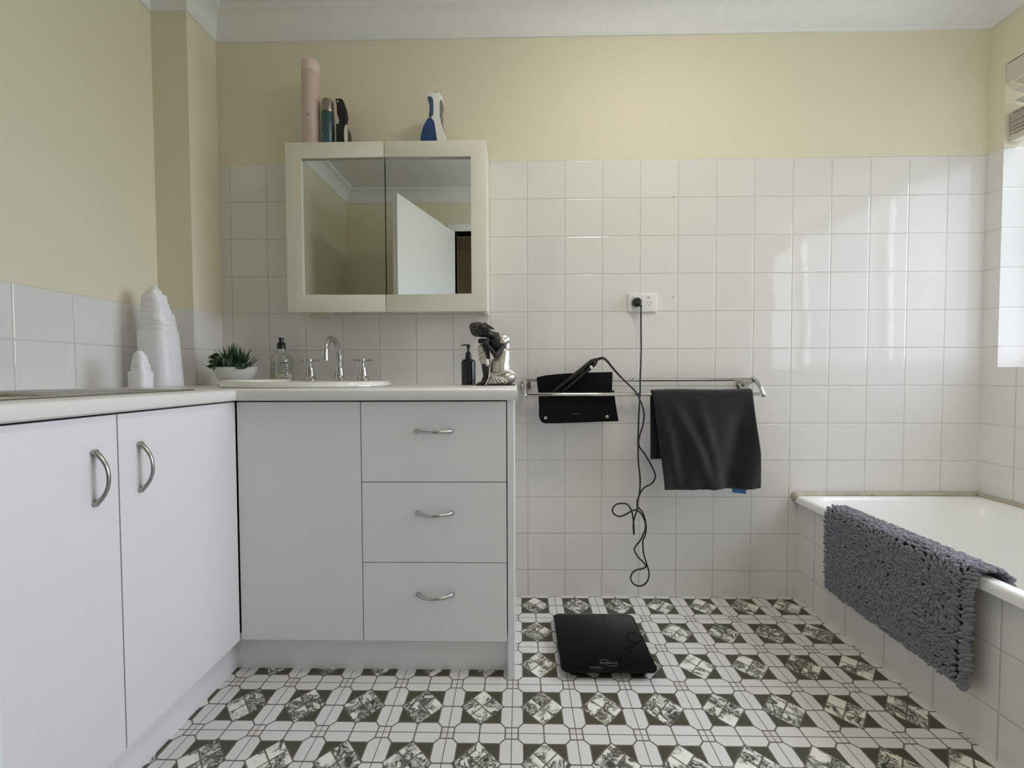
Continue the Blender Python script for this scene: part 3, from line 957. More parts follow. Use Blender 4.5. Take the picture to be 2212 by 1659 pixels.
# --- things standing on the mirror cabinet
hx, hy = -.829, -.095
hs = thing('hairspray_can', 'tall pink hairspray can with paler cap on top of the mirror cabinet', 'spray can', (hx, hy, ctop))
obj('can', lathe(bmn(), [(0, 0), (.0320, 0), (.0330, .002), (.0330, .288), (.0322, .291), (0, .291)], (hx, hy, ctop), 40), 'pink', hs)
obj('cap', lathe(bmn(), [(0, .2915), (.0318, .2915), (.0322, .294), (.0318, .330), (.029, .334), (0, .335)], (hx, hy, ctop), 40), 'pinkcap', hs)


def strip(bm, c, r, a0, a1, z, h, seg=8):
    """thin printed strip wrapped round a cylinder of radius r"""
    rings = []
    for k in range(seg + 1):
        a = a0 + (a1 - a0) * k / seg
        rings.append([(c[0] + (r + q) * math.cos(a), c[1] + (r + q) * math.sin(a), c[2] + zz) for q, zz in ((-.0002, z - h / 2), (.0003, z - h / 2), (.0003, z + h / 2), (-.0002, z + h / 2))])
    loft(bm, rings)


fa = -PI / 2 - .45
bm = bmn()
strip(bm, (hx, hy, ctop), .033, fa + .34, fa + .72, .118, .0025)
obj('printed_dash', bm, 'print_', hs)
bm = bmn()
for k in range(9): strip(bm, (hx, hy, ctop), .033, fa + .30, fa + (.95 if k % 3 else .75), .104 - k * .0075, .0022)
obj('printed_text', bm, 'pinkprint', hs)

tx, ty = -.763, -.098
tc_ = thing('deodorant_can', 'short teal spray can with bronze cap beside the tall pink can', 'spray can', (tx, ty, ctop))
obj('can', lathe(bmn(), [(0, 0), (.0228, 0), (.0238, .002), (.0238, .136), (.0225, .139), (0, .139)], (tx, ty, ctop), 36), 'teal', tc_)
obj('cap', lathe(bmn(), [(0, .1395), (.0228, .1395), (.0232, .142), (.0228, .182), (.021, .186), (0, .187)], (tx, ty, ctop), 36), 'bronze', tc_)
bm = bmn()
for k in range(5): strip(bm, (tx, ty, ctop), .0238, -.95, -.62, .045 + k * .012, .006)
obj('printed_text', bm, 'greyprint', tc_)
bm = bmn()
strip(bm, (tx, ty, ctop), .0238, -2.3, -1.95, .048, .012)
obj('printed_mark', bm, 'greyprint', tc_)

kx, ky = -.705, -.098
sb_ = thing('trigger_spray_bottle', 'small black trigger spray bottle with pale oval label on the mirror cabinet', 'spray bottle', (kx, ky, ctop))
pr_ = [(-.022, 0), (.026, 0), (.0265, .05), (.025, .068), (.020, .080), (.012, .086), (.010, .092), (-.022, .092)]
obj('bottle', prism(bmn(), [(kx + a, ctop + b) for a, b in pr_], ky - .018, ky + .018, 'Y', .005, 3), 'blackp', sb_)
pr_ = [(-.014, .091), (.010, .091), (.012, .11), (.016, .122), (.018, .128), (.015, .150), (.003, .186), (-.002, .1905), (-.022, .1905), (-.026, .186), (-.0235, .178), (-.019, .168), (-.0215, .150), (-.0195, .128), (-.012, .128), (-.011, .112), (-.013, .108)]
obj('trigger_head', prism(bmn(), [(kx + a, ctop + b) for a, b in pr_], ky - .009, ky + .009, 'Y', .002, 2), 'blackp', sb_)
pr_ = [(.0178 + .0075 * math.cos(t) , .048 + .038 * math.sin(t)) for t in (2 * PI * k / 24 for k in range(24))]
obj('label', prism(bmn(), [(kx + a, ctop + b) for a, b in pr_], ky - .0187, ky - .0178, 'Y'), 'label', sb_)
obj('nozzle', tube(bmn(), [(kx - .016, ky - .0095, ctop + .179), (kx - .016, ky - .0085, ctop + .179)], .003, 12), 'whitep', sb_)

# water flosser
wx, wy = -.357, -.105
sfc = 1 / 12.76 / 562.0


def fp(cx, cyy):      # outline units -> metres about the centre of its base
    return (wx + (cx - 620) * sfc, ctop + (1775 - cyy) * sfc * .945)


def rounded(pts, k=3, keep=0):
    """closed smooth outline through pts; the straight base run of the first two points stays straight"""
    n = len(pts); out = []
    P = [Vector((*p, 0)) for p in pts]
    for i in range(n):
        if i < keep or i == n - 1 and keep:
            out.append(pts[i]); continue
        a, b, c, d_ = P[i - 1], P[i], P[(i + 1) % n], P[(i + 2) % n]
        for j in range(k):
            t = j / k
            q = 0.5 * ((2 * b) + (c - a) * t + (2 * a - 5 * b + 4 * c - d_) * t * t + (3 * b - a - 3 * c + d_) * t ** 3)
            out.append((q.x, q.y))
    return out


wf = thing('water_flosser', 'white and blue cordless water flosser on the right of the mirror cabinet', 'water flosser', (wx, wy, ctop))
body = [(750, 1775), (960, 1775), (950, 1560), (925, 1380), (880, 1200), (830, 1060), (815, 900), (815, 620), (825, 500), (870, 440), (875, 390), (840, 340), (760, 300), (700, 290), (600, 295), (520, 330), (470, 380), (475, 430), (520, 520), (550, 600), (560, 700), (560, 850), (530, 950), (560, 975), (620, 1000), (660, 1080), (690, 1200), (715, 1380), (740, 1560)]
obj('body', prism(bmn(), [fp(*p) for p in rounded(body, 2, 2)], wy - .022, wy + .022, 'Y', .0035, 3), 'whitep', wf)
grip = [(500, 450), (530, 415), (580, 412), (625, 440), (650, 500), (660, 620), (660, 800), (650, 930), (625, 975), (590, 975), (530, 955), (552, 850), (556, 700), (545, 600), (520, 520)]
obj('grip', prism(bmn(), [fp(*p) for p in rounded(grip, 3)], wy - .0245, wy + .0245, 'Y', .003, 2), 'navy', wf)
tank = [(290, 1775), (746, 1775), (740, 1560), (715, 1400), (690, 1230), (660, 1100), (610, 1015), (560, 985), (520, 1010), (460, 1090), (400, 1200), (350, 1340), (315, 1480), (300, 1600)]
obj('tank', prism(bmn(), [fp(*p) for p in rounded(tank, 2, 2)], wy - .021, wy + .021, 'Y', .0035, 3), 'tank', wf)
rg_ = [(818, 900), (815, 620), (825, 500), (850, 460), (872, 470), (885, 560), (888, 640), (862, 710), (850, 800), (872, 880), (872, 920), (865, 1000), (880, 1130), (905, 1240), (870, 1170), (830, 1050)]
obj('side_grip', prism(bmn(), [fp(*p) for p in rounded(rg_, 2)], wy - .012, wy + .018, 'Y', .002, 2), 'greyrub', wf)
obj('jet_tip', tube(bmn(), [(fp(705, 295)[0], wy - .014, fp(705, 310)[1]), (fp(705, 295)[0], wy - .014, fp(705, 235)[1])], .0025, 12), 'greyrub', wf)

# ================================================================== ON THE WORKTOP
WT = .8872


def crystal(name, label, c, prof_, parentless=True):
    """stepped tower: stacked irregular slabs, rounded-square section"""
    random.seed(int(c[0] * -1000))
    bm = bmn(); z = 0
    rings = []
    for w0, w1, h, o0, o1 in prof_:
        tw_ = random.uniform(-.12, .12)
        jit = [random.uniform(.975, 1.012) for _ in range(28)]
        for w, zz, ox in ((w0 - .0006, z, o0), (w0, z + .002, o0), (w0 * .5 + w1 * .5 + random.uniform(-.0006, .0006), z + h * .5, (o0 + o1) / 2), (w1, z + h - .0025, o1), (w1 - .0018, z + h, o1)):
            ring = []
            for q in range(28):
                t = 2 * PI * q / 28
                cc, ss = math.cos(t), math.sin(t)
                r = w / (abs(cc) ** 4.2 + abs(ss) ** 4.2) ** (1 / 4.2) * jit[q] * (1 + .03 * noise.noise(Vector((cc * 2, ss * 2, zz * 60))))
                a = t + tw_
                ring.append((c[0] + ox + r * math.cos(a), c[1] + r * math.sin(a) * .8, WT + zz))
            rings.append(ring)
        z += h
    loft(bm, rings)
    o = obj(name, bm, 'crystal', angle=.75)
    return tag(o, label, 'crystal tower', 'selenite towers on the worktop')


crystal('crystal_tower', 'tall stepped white selenite tower standing in the left corner of the worktop', (-1.276, -.28), [
    (.0560, .0515, .191, 0, -.0076), (.0475, .0460, .020, -.0068, -.0072), (.0465, .0450, .015, -.0076, -.0078), (.0440, .0420, .026, -.0096, -.010), (.0395, .0380, .018, -.0130, -.0140), (.0365, .0350, .018, -.0148, -.0155), (.0335, .0310, .029, -.0180, -.0184), (.0220, .0205, .017, -.0205, -.021), (.0125, .0095, .012, -.018, -.018)])
crystal('crystal_tower', 'short knobbly selenite tower in front of the tall white one', (-1.232, -.405), [
    (.0285, .0288, .052, 0, 0), (.0235, .0225, .014, .0005, 0), (.0218, .0205, .012, 0, 0), (.0195, .0185, .014, -.001, -.001), (.0165, .0150, .014, -.002, -.002), (.0125, .0080, .011, -.003, -.003)])

# potted succulents
px_, py_ = -1.097, -.165
pp = thing('potted_succulents', 'low speckled white bowl of artificial green succulents left of the basin', 'potted plant', (px_, py_, WT))
obj('bowl', lathe(bmn(), [(0, 0), (.026, 0), (.036, .003), (.056, .016), (.070, .034), (.079, .054), (.0825, .066), (.0815, .068), (.077, .066), (.074, .052), (0, .050)], (px_, py_, WT), 48, None, .865, .865), 'pot', pp)
sl = lathe(bmn(), [(0, .0505), (.0725, .0505), (.0755, .060), (.05, .066), (0, .069)], (px_, py_, WT), 32, None, .865, .865)
obj('soil', sl, 'soil', pp)
random.seed(5)


def leaf(bm, base, d, up, ln, w, curl=.25, tip=.02, fat=.35):
    base, d, up = Vector(base), Vector(d).normalized(), Vector(up)
    side = d.cross(up).normalized(); nn = side.cross(d).normalized()
    rings = []
    for k in range(8):
        t = k / 7
        ww = w * (math.sin(PI * min(1, (t * .80 + .14))) ** .8 if tip > .5 else (1 - t) ** .75 * (.75 + .5 * min(t * 4, 1)) * .8) + .0004
        c = base + d * (ln * t) + nn * (curl * ln * t * t)
        rings.append([c + side * ww * a + nn * (b * ww * fat) for a, b in ((1, .1), (.5, .45), (0, .2), (-.5, .45), (-1, .1), (-.5, -.8), (0, -1), (.5, -.8))])
    loft(bm, rings)


def spiky(c, n, ln, m, name, w=.0055, lean=(0, 0), spread=1.0):
    bm = bmn()
    for k in range(n):
        a = k * 2.399 + random.uniform(-.2, .2)
        el = (0.15 + 1.05 * (k / n) ** .9) * spread
        el = min(el, 1.45)
        d = Vector((math.cos(a) * math.sin(el) + lean[0], math.sin(a) * math.sin(el) + lean[1], math.cos(el)))
        leaf(bm, Vector(c) + Vector((random.uniform(-.003, .003), random.uniform(-.003, .003), 0)), d, Vector((0, 0, 1)) if el > .2 else Vector((1, 0, 0)), ln * random.uniform(.75, 1.1), w * random.uniform(.8, 1.2), random.uniform(.0, .25))
    return obj(name, bm, m, pp, angle=1.0)


def at_(dx, dy, dz): return (px_ + dx * .86, py_ + dy * .9, WT + dz)


spiky(at_(-.004, -.010, .060), 44, .092, 'leafa', 'spiky_aloe', .0066, (-.10, -.1), .98)
spiky(at_(.034, -.015, .058), 46, .082, 'leafa', 'spiky_aloe', .0058, (.22, -.15), 1.0)
spiky(at_(.012, -.050, .056), 22, .058, 'leafc', 'blue_green_aloe', .0065, (.15, -.25), 1.1)
spiky(at_(-.040, -.020, .060), 40, .062, 'leafb', 'spiky_aloe', .0062, (-.15, -.2), 1.1)
spiky(at_(-.020, -.048, .058), 30, .052, 'leafa', 'spiky_aloe', .0055, (-.1, -.3), 1.15)
bm = bmn()
for k in range(26):            # rosette with broad leaves at the right
    a = k * 2.399; el = .25 + 1.25 * k / 26
    leaf(bm, at_(.052, -.040, .058), (math.cos(a) * math.sin(el) + .15, math.sin(a) * math.sin(el) - .1, math.cos(el)), (0, 0, 1), .020 + .022 * k / 26, .0095, .25, 1, .3)
obj('broad_rosette', bm, 'leafc', pp, angle=1.0)
bm = bmn(); sm_ = bmn()
for k in range(30):            # trailing stems with small round-leaved heads at the left
    a = random.uniform(PI * .62, PI * 1.62)
    rr = random.uniform(.030, .092); hh = random.uniform(.062, .110 - rr * .25)
    if k < 3: a, rr, hh = (PI * 1.02, .098, .104) if k == 0 else ((PI * 1.06, .078, .112) if k == 1 else (PI * 1.1, .095, .070)), 0, 0
    if k < 3: a, rr, hh = a
    e_ = Vector(at_(math.cos(a) * rr, math.sin(a) * rr * .8, hh))
    s_ = Vector(at_(math.cos(a) * .028, math.sin(a) * .025, .056))
    tube(sm_, catmull([s_, s_.lerp(e_, .5) + Vector((0, 0, .012)), e_], 5), .0015, 6)
    for q in range(14):
        b = q * 2.399; el = .1 + 1.3 * q / 14
        leaf(bm, e_ - Vector((0, 0, .004)), (math.cos(b) * math.sin(el), math.sin(b) * math.sin(el), math.cos(el)), (0, 0, 1), .0115 + .005 * q / 14, .0058, .15, 1, .4)
obj('round_leaf_heads', bm, 'leafb', pp, angle=1.0)
obj('trailing_stems', sm_, 'stem', pp)
bm = bmn()
for k in range(16):            # arching grey-green stalks in the middle
    a0 = random.uniform(-.05, .045); s_ = Vector(at_(a0, -.045 + random.uniform(-.02, .01), .056))
    e_ = s_ + Vector((random.uniform(-.045, .02), -.008, random.uniform(.028, .055)))
    tube(bm, catmull([s_, s_.lerp(e_, .55) + Vector((.006, -.010, .006)), e_], 5), lambda t: .0018 * (1.1 - t), 6)
obj('arching_stalks', bm, 'stem', pp)

# clear soap bottle
cx_, cy2 = -.988, -.052
cb = thing('clear_soap_bottle', 'clear bottle with black cap and a little cream soap behind the basin', 'bottle', (cx_, cy2, WT))
obj('bottle', lathe(bmn(), [(0, 0), (.036, 0), (.0385, .003), (.0385, .098), (.036, .112), (.028, .122), (.0165, .127), (.0150, .130), (.0150, .142), (.0130, .142), (.0130, .128), (.026, .119), (.034, .110), (.0362, .097), (.0362, .006), (0, .004)], (cx_, cy2, WT), 40), 'clear', cb)
obj('soap_fill', lathe(bmn(), [(0, .0045), (.0355, .0065), (.0357, .042), (0, .042)], (cx_, cy2, WT), 40), 'lotion', cb)
obj('cap', lathe(bmn(), [(0, .1425), (.0155, .1425), (.0158, .146), (.0155, .163), (.0135, .167), (.0085, .170), (.0085, .181), (.0105, .183), (.0105, .187), (0, .187)], (cx_, cy2, WT), 32), 'blackp', cb)
bm = bmn()
f0 = -PI / 2 - .55
strip(bm, (cx_, cy2, WT), .0386, f0 + .95, f0 + 1.75, .086, .0035)
for k, z in enumerate((.077, .068, .045, .036, .028, .020)): strip(bm, (cx_, cy2, WT), .0386, f0 + (1.15 if k % 2 else .98), f0 + 1.75, z, .0012)
strip(bm, (cx_, cy2, WT), .0386, f0 + 1.50, f0 + 1.62, .057, .006)
for k in range(7): strip(bm, (cx_, cy2, WT), .0386, f0 - .2, f0 + .45, .083 - k * .0065, .0011)
obj('printed_text', bm, 'print_', cb)

# black pump dispenser
qx, qy = -.2215, -.165
bd = thing('soap_dispenser', 'glossy black pump soap dispenser beside the black and silver figurine', 'soap dispenser', (qx, qy, WT))
obj('bottle', lathe(bmn(), [(0, 0), (.0245, 0), (.0262, .002), (.0262, .082), (.0245, .089), (.0190, .094), (.0125, .096), (0, .0965)], (qx, qy, WT), 40), 'blackp', bd)
b_ = lathe(bmn(), [(0, .0965), (.0118, .0965), (.0120, .103), (.0112, .112), (.0085, .121), (.0045, .123), (.0045, .135), (.0062, .136), (.0075, .148), (0, .150)], (qx, qy, WT), 28)
tube(b_, [(qx, qy, WT + .146), (qx - .012, qy - .001, WT + .1475), (qx - .022, qy - .002, WT + .146), (qx - .027, qy - .002, WT + .1435)], lambda t: .0042 - .0018 * t, 12, flat=(.7, (0, 0, 1)))
obj('pump', b_, 'blackp', bd)
obj('printed_mark', boxm(qx - .010, qx - .0065, qy - .0262, qy - .0244, WT + .011, WT + .016), 'greyprint', bd)

# seated figurine
fx, fy = -.110, -.235
fg = thing('seated_figurine', 'black and silver seated figurine resting its head on its raised knee', 'figurine', (fx, fy, WT))
kf = 0.99


def F(cx, cyy, dy=0.0): return Vector((fx + (cx / 5388 - .162) * kf, fy + dy, WT + max(0.001, (.2755 - cyy / 5388)) * kf))
def fr(r): return r / 5388 * kf


def remesh(o, v=.0016, sm=4):
    m = o.modifiers.new('remesh', 'REMESH'); m.mode = 'VOXEL'; m.voxel_size = v; m.use_smooth_shade = True
    s = o.modifiers.new('smooth', 'SMOOTH'); s.iterations = sm; s.factor = .5


# dark body: head, neck, chest, arms, shin and foot
bm = bmn()
ax = (F(770, 540) - F(430, 385)).normalized()
rot = Vector((0, 0, 1)).rotation_difference(-ax).to_matrix()
ball(bm, F(575, 440, -.022), fr(140), (.98, .96, 1.18), rot)           # skull and face
ball(bm, F(690, 500, -.026), fr(92), (.95, .9, 1.15), rot)             # jaw
ball(bm, F(700, 445, -.040), fr(62), (.9, .7, 1.0), rot)               # cheek
limb(bm, F(612, 432, -.047), F(668, 468, -.052), fr(13), fr(22))       # nose
limb(bm, F(712, 492, -.048), F(735, 505, -.046), fr(14), fr(14))       # lips
limb(bm, F(592, 375, -.043), F(632, 405, -.046), fr(15), fr(13)); limb(bm, F(562, 470, -.043), F(600, 492, -.046), fr(15), fr(13))   # closed lids
limb(bm, F(645, 320, -.022), F(725, 372, -.022), fr(30), fr(22)); limb(bm, F(725, 372, -.022), F(800, 415, -.022), fr(24), fr(17))   # long ear
limb(bm, F(720, 520, -.015), F(860, 560, -.004), fr(80), fr(88))       # neck
ball(bm, F(850, 680, -.010), fr(160), (.95, .72, 1.05))                # chest
limb(bm, F(990, 730, -.020), F(850, 925, -.040), fr(56), fr(46))       # upper arm
limb(bm, F(850, 925, -.040), F(670, 690, -.046), fr(46), fr(33))       # forearm
limb(bm, F(560, 650, -.030), F(690, 640, -.040), fr(50), fr(42))       # lower hand block on the knee
ball(bm, F(632, 665, -.046), fr(42), (1.2, .6, .9))
for k in range(4):                                                      # fingers folded over the knee
    limb(bm, F(648 - k * 4, 640 + k * 19, -.054), F(566 - k * 2, 634 + k * 20, -.050), fr(12), fr(9), 4, 10)
limb(bm, F(664, 655, -.054), F(690, 615, -.052), fr(12), fr(9), 4, 10)   # thumb
limb(bm, F(655, 740, -.030), F(710, 960, -.030), fr(62), fr(34))       # other forearm down the inside of the knee
limb(bm, F(648, 1080, -.020), F(655, 1330, -.018), fr(78), fr(48))     # shin
limb(bm, F(640, 1350, -.018), F(610, 1425, -.022), fr(52), fr(48))
limb(bm, F(600, 1435, -.026), F(520, 1455, -.036), fr(44), fr(28))     # foot
for k in range(4): limb(bm, F(515, 1462, -.046 + k * .0055), F(482, 1470, -.048 + k * .0055), fr(15), fr(12), 4, 10)
o = obj('body', bm, 'ebony', fg); remesh(o, .00135, 2)
# hair cap with beaded curls
bm = bmn()
ball(bm, F(500, 420, -.018), fr(148), (1.0, .98, .95), rot)
ball(bm, F(430, 375, -.018), fr(86), (1, 1, 1), rot)
o2 = obj('hair', bm, None, fg)
hm, nt, b = new_mat('beaded_hair')
vo = nt.nodes.new('ShaderNodeTexVoronoi'); vo.inputs['Scale'].default_value = 340
tcc = nt.nodes.new('ShaderNodeTexCoord'); nt.links.new(tcc.outputs['Object'], vo.inputs['Vector'])
L(nt, mixc(nt, E(nt, vo.outputs['Distance']).step(.15, .55), (.30, .28, .22), (.015, .013, .012)), b.inputs['Base Color'])
b.inputs['Roughness'].default_value = .4; b.inputs['Metallic'].default_value = .4
bp = nt.nodes.new('ShaderNodeBump'); bp.inputs['Distance'].default_value = .002; bp.invert = True
nt.links.new(vo.outputs['Distance'], bp.inputs['Height']); nt.links.new(bp.outputs[0], b.inputs['Normal'])
o2.data.materials.append(hm)
remesh(o2, .0016, 2)
# silver robe: shoulder and back, waist, lap
bm = bmn()
ball(bm, F(985, 612, 0), fr(135), (1.05, .8, .92)); limb(bm, F(900, 545, .006), F(1010, 600, .004), fr(62), fr(100)); limb(bm, F(915, 550, -.006), F(975, 650, -.014), fr(60), fr(84))
limb(bm, F(1015, 640, .006), F(1020, 900, .006), fr(108), fr(95))
limb(bm, F(980, 880, 0), F(935, 1150, 0), fr(150), fr(195))
limb(bm, F(930, 1100, 0), F(930, 1230, 0), fr(195), fr(205))
o = obj('robe', bm, 'silver', fg); remesh(o, .0016, 6)
bm = bmn()
ball(bm, F(1030, 1340, -.004), fr(185), (1.08, 1.12, .80)); limb(bm, F(800, 1390, -.024), F(1060, 1350, -.016), fr(95), fr(130))
limb(bm, F(730, 1440, -.03), F(1000, 1420, -.03), fr(52), fr(70))
for k in range(4): limb(bm, F(770 + k * 45, 1290 + k * 8, -.040), F(840 + k * 75, 1440 - k * 6, -.046), fr(14), fr(18), 6, 10)    # pleats
for k in range(2): tube(bm, catmull([F(745, 1245 + k * 22, -.034), F(850, 1262 + k * 18, -.042), F(990, 1225 + k * 16, -.042), F(1080, 1196 + k * 20, -.034), F(1170, 1230 + k * 25, -.014), F(1225, 1320, 0)], 5), fr(17), 10)
o = obj('lap_cloth', bm, 'silver', fg); remesh(o, .0015, 3)
bm = bmn()
limb(bm, F(590, 780, -.016), F(640, 1020, -.018), fr(88), fr(100)); limb(bm, F(620, 900, -.018), F(655, 1085, -.018), fr(98), fr(88))
for k in range(2): tube(bm, catmull([F(520, 905 + k * 95, -.026), F(590, 895 + k * 85, -.036), F(650, 850 + k * 90, -.036)], 5), fr(14), 10)
o = obj('knee_cloth', bm, 'silver', fg); remesh(o, .0015, 3)
bm = bmn()
prism(bm, [(fx + (a / 5388 - .162) * kf, fy + b) for a, b in ((470, -.045), (560, -.052), (1150, -.046), (1215, -.02), (1215, .02), (1150, .034), (800, .034), (560, 0))], WT, WT + .0028, 'Z')
obj('base', bm, 'ebony', fg, smooth=False)

# ================================================================== TOWEL RAIL AND WHAT HANGS ON IT
RY, RZ, FY, FZ = -.066, .9015, -.130, .8478
rl = thing('towel_rail', 'chrome double towel rail on the tiled wall right of the vanity', 'towel rail', (.43, -.06, .87))
obj('rear_bar', tube(bmn(), [(-.010, RY, RZ), (.880, RY, RZ)], .0072, 16), 'chrome', rl)
obj('front_bar', tube(bmn(), [(-.010, FY, FZ), (.880, FY, FZ)], .0075, 16), 'chrome', rl)
for x in (-.012, .882):
    b_ = bmn()
    arc = catmull([(x, RY + .004, RZ + .005), (x, RY - .022, RZ - .006), (x, RY - .045, RZ - .026), (x, FY - .005, FZ - .004)], 6)
    tube(b_, arc, .0088, 14, flat=(.85, (1, 0, 0)))
    ball(b_, (x, RY + .003, RZ + .005), .0088, seg=14); ball(b_, (x, FY - .005, FZ - .004), .009, seg=14)
    s_ = -1 if x > .4 else 1
    tube(b_, catmull([(x, RY - .006, RZ - .004), (x + s_ * .004, -.04, RZ - .014), (x + s_ * .008, -.012, RZ - .022), (x + s_ * .008, -.004, RZ - .022)], 5), .0085, 14)
    lathe(b_, [(0, 0), (.024, 0), (.024, .006), (.020, .010), (0, .011)], (x + s_ * .008, -.0005, RZ - .022), 28, Matrix.Rotation(PI / 2, 3, 'X'))
    obj('bracket', b_, 'chrome', rl)

# dark grey towel over the front bar
tw = thing('hand_towel', 'charcoal grey textured hand towel folded over the right end of the rail', 'towel', (.65, FY, FZ))
Lb, Lf, rad = .250, .352, .0135
tot = Lb + PI * rad + Lf
NS, NX = 120, 90
bm = bmn(); uvl = bm.loops.layers.uv.new('UVMap')
G = []; UVs = {}
for i in range(NS + 1):
    s = tot * i / NS; row = []
    for j in range(NX + 1):
        f = j / NX
        if s < Lb:
            y = FY + rad; z = FZ - (Lb - s); dpt = (Lb - s) / Lb; side = 1
        elif s < Lb + PI * rad:
            a = (s - Lb) / rad; y = FY + rad * math.cos(a); z = FZ + rad * math.sin(a); dpt = 0; side = 0
        else:
            q = s - Lb - PI * rad; y = FY - rad; z = FZ - q; dpt = q / Lf; side = -1
        xl, xr = .4665, .8335
        if side == -1: xl += .040 * dpt ** .9; xr += .026 * min(1, dpt * 1.6) ** .8
        if side == 1: xl += .004 * dpt; xr -= .004 * dpt
        x = xl + (xr - xl) * f
        if side == -1:
            amp = min(1, dpt * 2.4)
            w1 = math.exp(-((f - (.16 + .34 * dpt)) / .070) ** 2)          # ridge running down to the right
            w2 = math.exp(-((f - (.42 + .16 * dpt)) / .060) ** 2)
            w3 = math.exp(-((f - (.93 - .30 * dpt)) / .12) ** 2)          # broad hollow from the right shoulder
            w4 = math.exp(-((f - (.05 + .10 * dpt)) / .05) ** 2)
            y += amp * (-.012 * w1 - .009 * w2 + .020 * w3 - .006 * w4 + .004 * math.sin(f * 21 + dpt * 5) * dpt)
            y += -.016 * dpt
            z += .002 * f * dpt
            z += .004 * math.exp(-((f - .97) / .05) ** 2) * dpt
        if side == 1: y += .006 * math.sin(f * 9) * dpt + .003 * dpt
        if side == 0: z += .0018 * math.sin(f * 7)
        z += .003 * (f - .5) * (1 if side == 0 else 0)
        v = bm.verts.new((x, y, z)); UVs[v] = (f * .37, s); row.append(v)
    G.append(row)
for i in range(NS):
    for j in range(NX):
        fc = bm.faces.new((G[i][j], G[i][j + 1], G[i + 1][j + 1], G[i + 1][j]))
        for lp in fc.loops: lp[uvl].uv = UVs[lp.vert]
o = obj('cloth', bm, 'towel', tw, angle=2)
sd = o.modifiers.new('solid', 'SOLIDIFY'); sd.thickness = .0055; sd.offset = 1
# stitched hem along the bottom edge of the front layer
hb = bmn()
pts = [Vector(v.co) for v in []]
me = o.data
last = [Vector(me.vertices[NS * (NX + 1) + j].co) for j in range(NX + 1)]
tube(hb, [p + Vector((0, .0, .004)) for p in last[::3]], lambda t: .0048 + .0006 * math.sin(t * 130), 8, flat=(1.5, (0, 0, 1)))
obj('hem', hb, 'mathem', tw)
obj('care_tag', prism(bmn(), [(.764, .510), (.813, .510), (.814, .4745), (.762, .480)], -.1475, -.1467, 'Y'), 'tagblue', tw, smooth=False)

# black heat pouch between the bars
hp = thing('heat_pouch', 'black fabric heat pouch hanging on the left of the towel rail', 'pouch', (.19, -.09, .75))
back = [(.046, .760), (.040, .86), (.0345, .905), (.036, .913), (.075, .921), (.13, .926), (.20, .930), (.30, .932), (.328, .933), (.330, .925), (.328, .86), (.335, .80), (.339, .758)]
obj('back_panel', prism(bmn(), back, -.0835, -.0775, 'Y', .0012), 'blackm', hp)
frt = [(.043, .860), (.043, .770), (.045, .752), (.052, .741), (.064, .7365), (.10, .7365), (.20, .739), (.30, .743), (.346, .744), (.344, .755), (.338, .79), (.330, .838), (.3285, .862)]
obj('front_pocket', prism(bmn(), frt, -.1160, -.1110, 'Y', .0012), 'blackm', hp)
b_ = bmn()
tube(b_, [(.046, -.097, .86), (.046, -.097, .76), (.058, -.097, .745), (.10, -.097, .742), (.33, -.097, .748), (.334, -.097, .80), (.328, -.097, .86)], .0035, 10, flat=(5.0, (0, 1, 0)))
obj('gusset', b_, 'blackm', hp)
for x, z in ((.067, .757), (.302, .762)):
    obj('press_stud', lathe(bmn(), [(0, 0), (.0058, 0), (.0058, .0012), (.0045, .002), (.003, .0012), (0, .0014)], (x, -.1161, z), 24, Matrix.Rotation(PI / 2, 3, 'X')), 'nickel', hp)
b_ = bmn()
for k in range(7): box(b_, .169 + k * .0040, .1712 + k * .0040, -.1166, -.1159, .7715 + .0005 * (k % 2), .7735 - .0003 * (k % 3))
obj('printed_mark', b_, 'greyprint', hp, smooth=False)

# hair straightener in the pouch, with plug and cord
hsn = thing('hair_straightener', 'black hair straightener in the pouch with its long cord plugged into the wall', 'hair straightener', (.2, -.097, .9))
tip = Vector((.258, -.0975, .974)); end = Vector((.075, -.0975, .822))
d = (end - tip).normalized(); nrm = Vector((-d.z, 0, d.x))
if nrm.z < 0: nrm = -nrm
for s_, m_ in ((1, 0), (-1, 1)):
    off = nrm * (.0078 * s_)
    b_ = tube(bmn(), [tip + off * .75, tip + d * .01 + off, tip + d * .09 + off * 1.1, tip + d * .15 + off * 1.35, end + off * 1.2], lambda t: .0082 if t > .15 else .0068, 14, flat=(1.15, (0, 1, 0)))
    obj('arm', b_, 'blackp', hsn)
obj('hinge', ball(tube(bmn(), [tip + Vector((0, .009, 0)), tip - Vector((0, .009, 0))], .0100, 18), tip + nrm * .001 - d * .006, .009, seg=14), 'blackp', hsn)
mk = tip + d * .026 - nrm * .0075
b_ = bmn()
rings = []
for q in (-.0045, .0045):
    c = mk + d * q
    rings.append([c + nrm * a + Vector((0, b, 0)) for a, b in ((.006, -.0100), (-.007, -.0094), (-.007, -.0088), (.006, -.0088))])
loft(b_, rings); obj('printed_mark', b_, 'whitep', hsn, smooth=False)
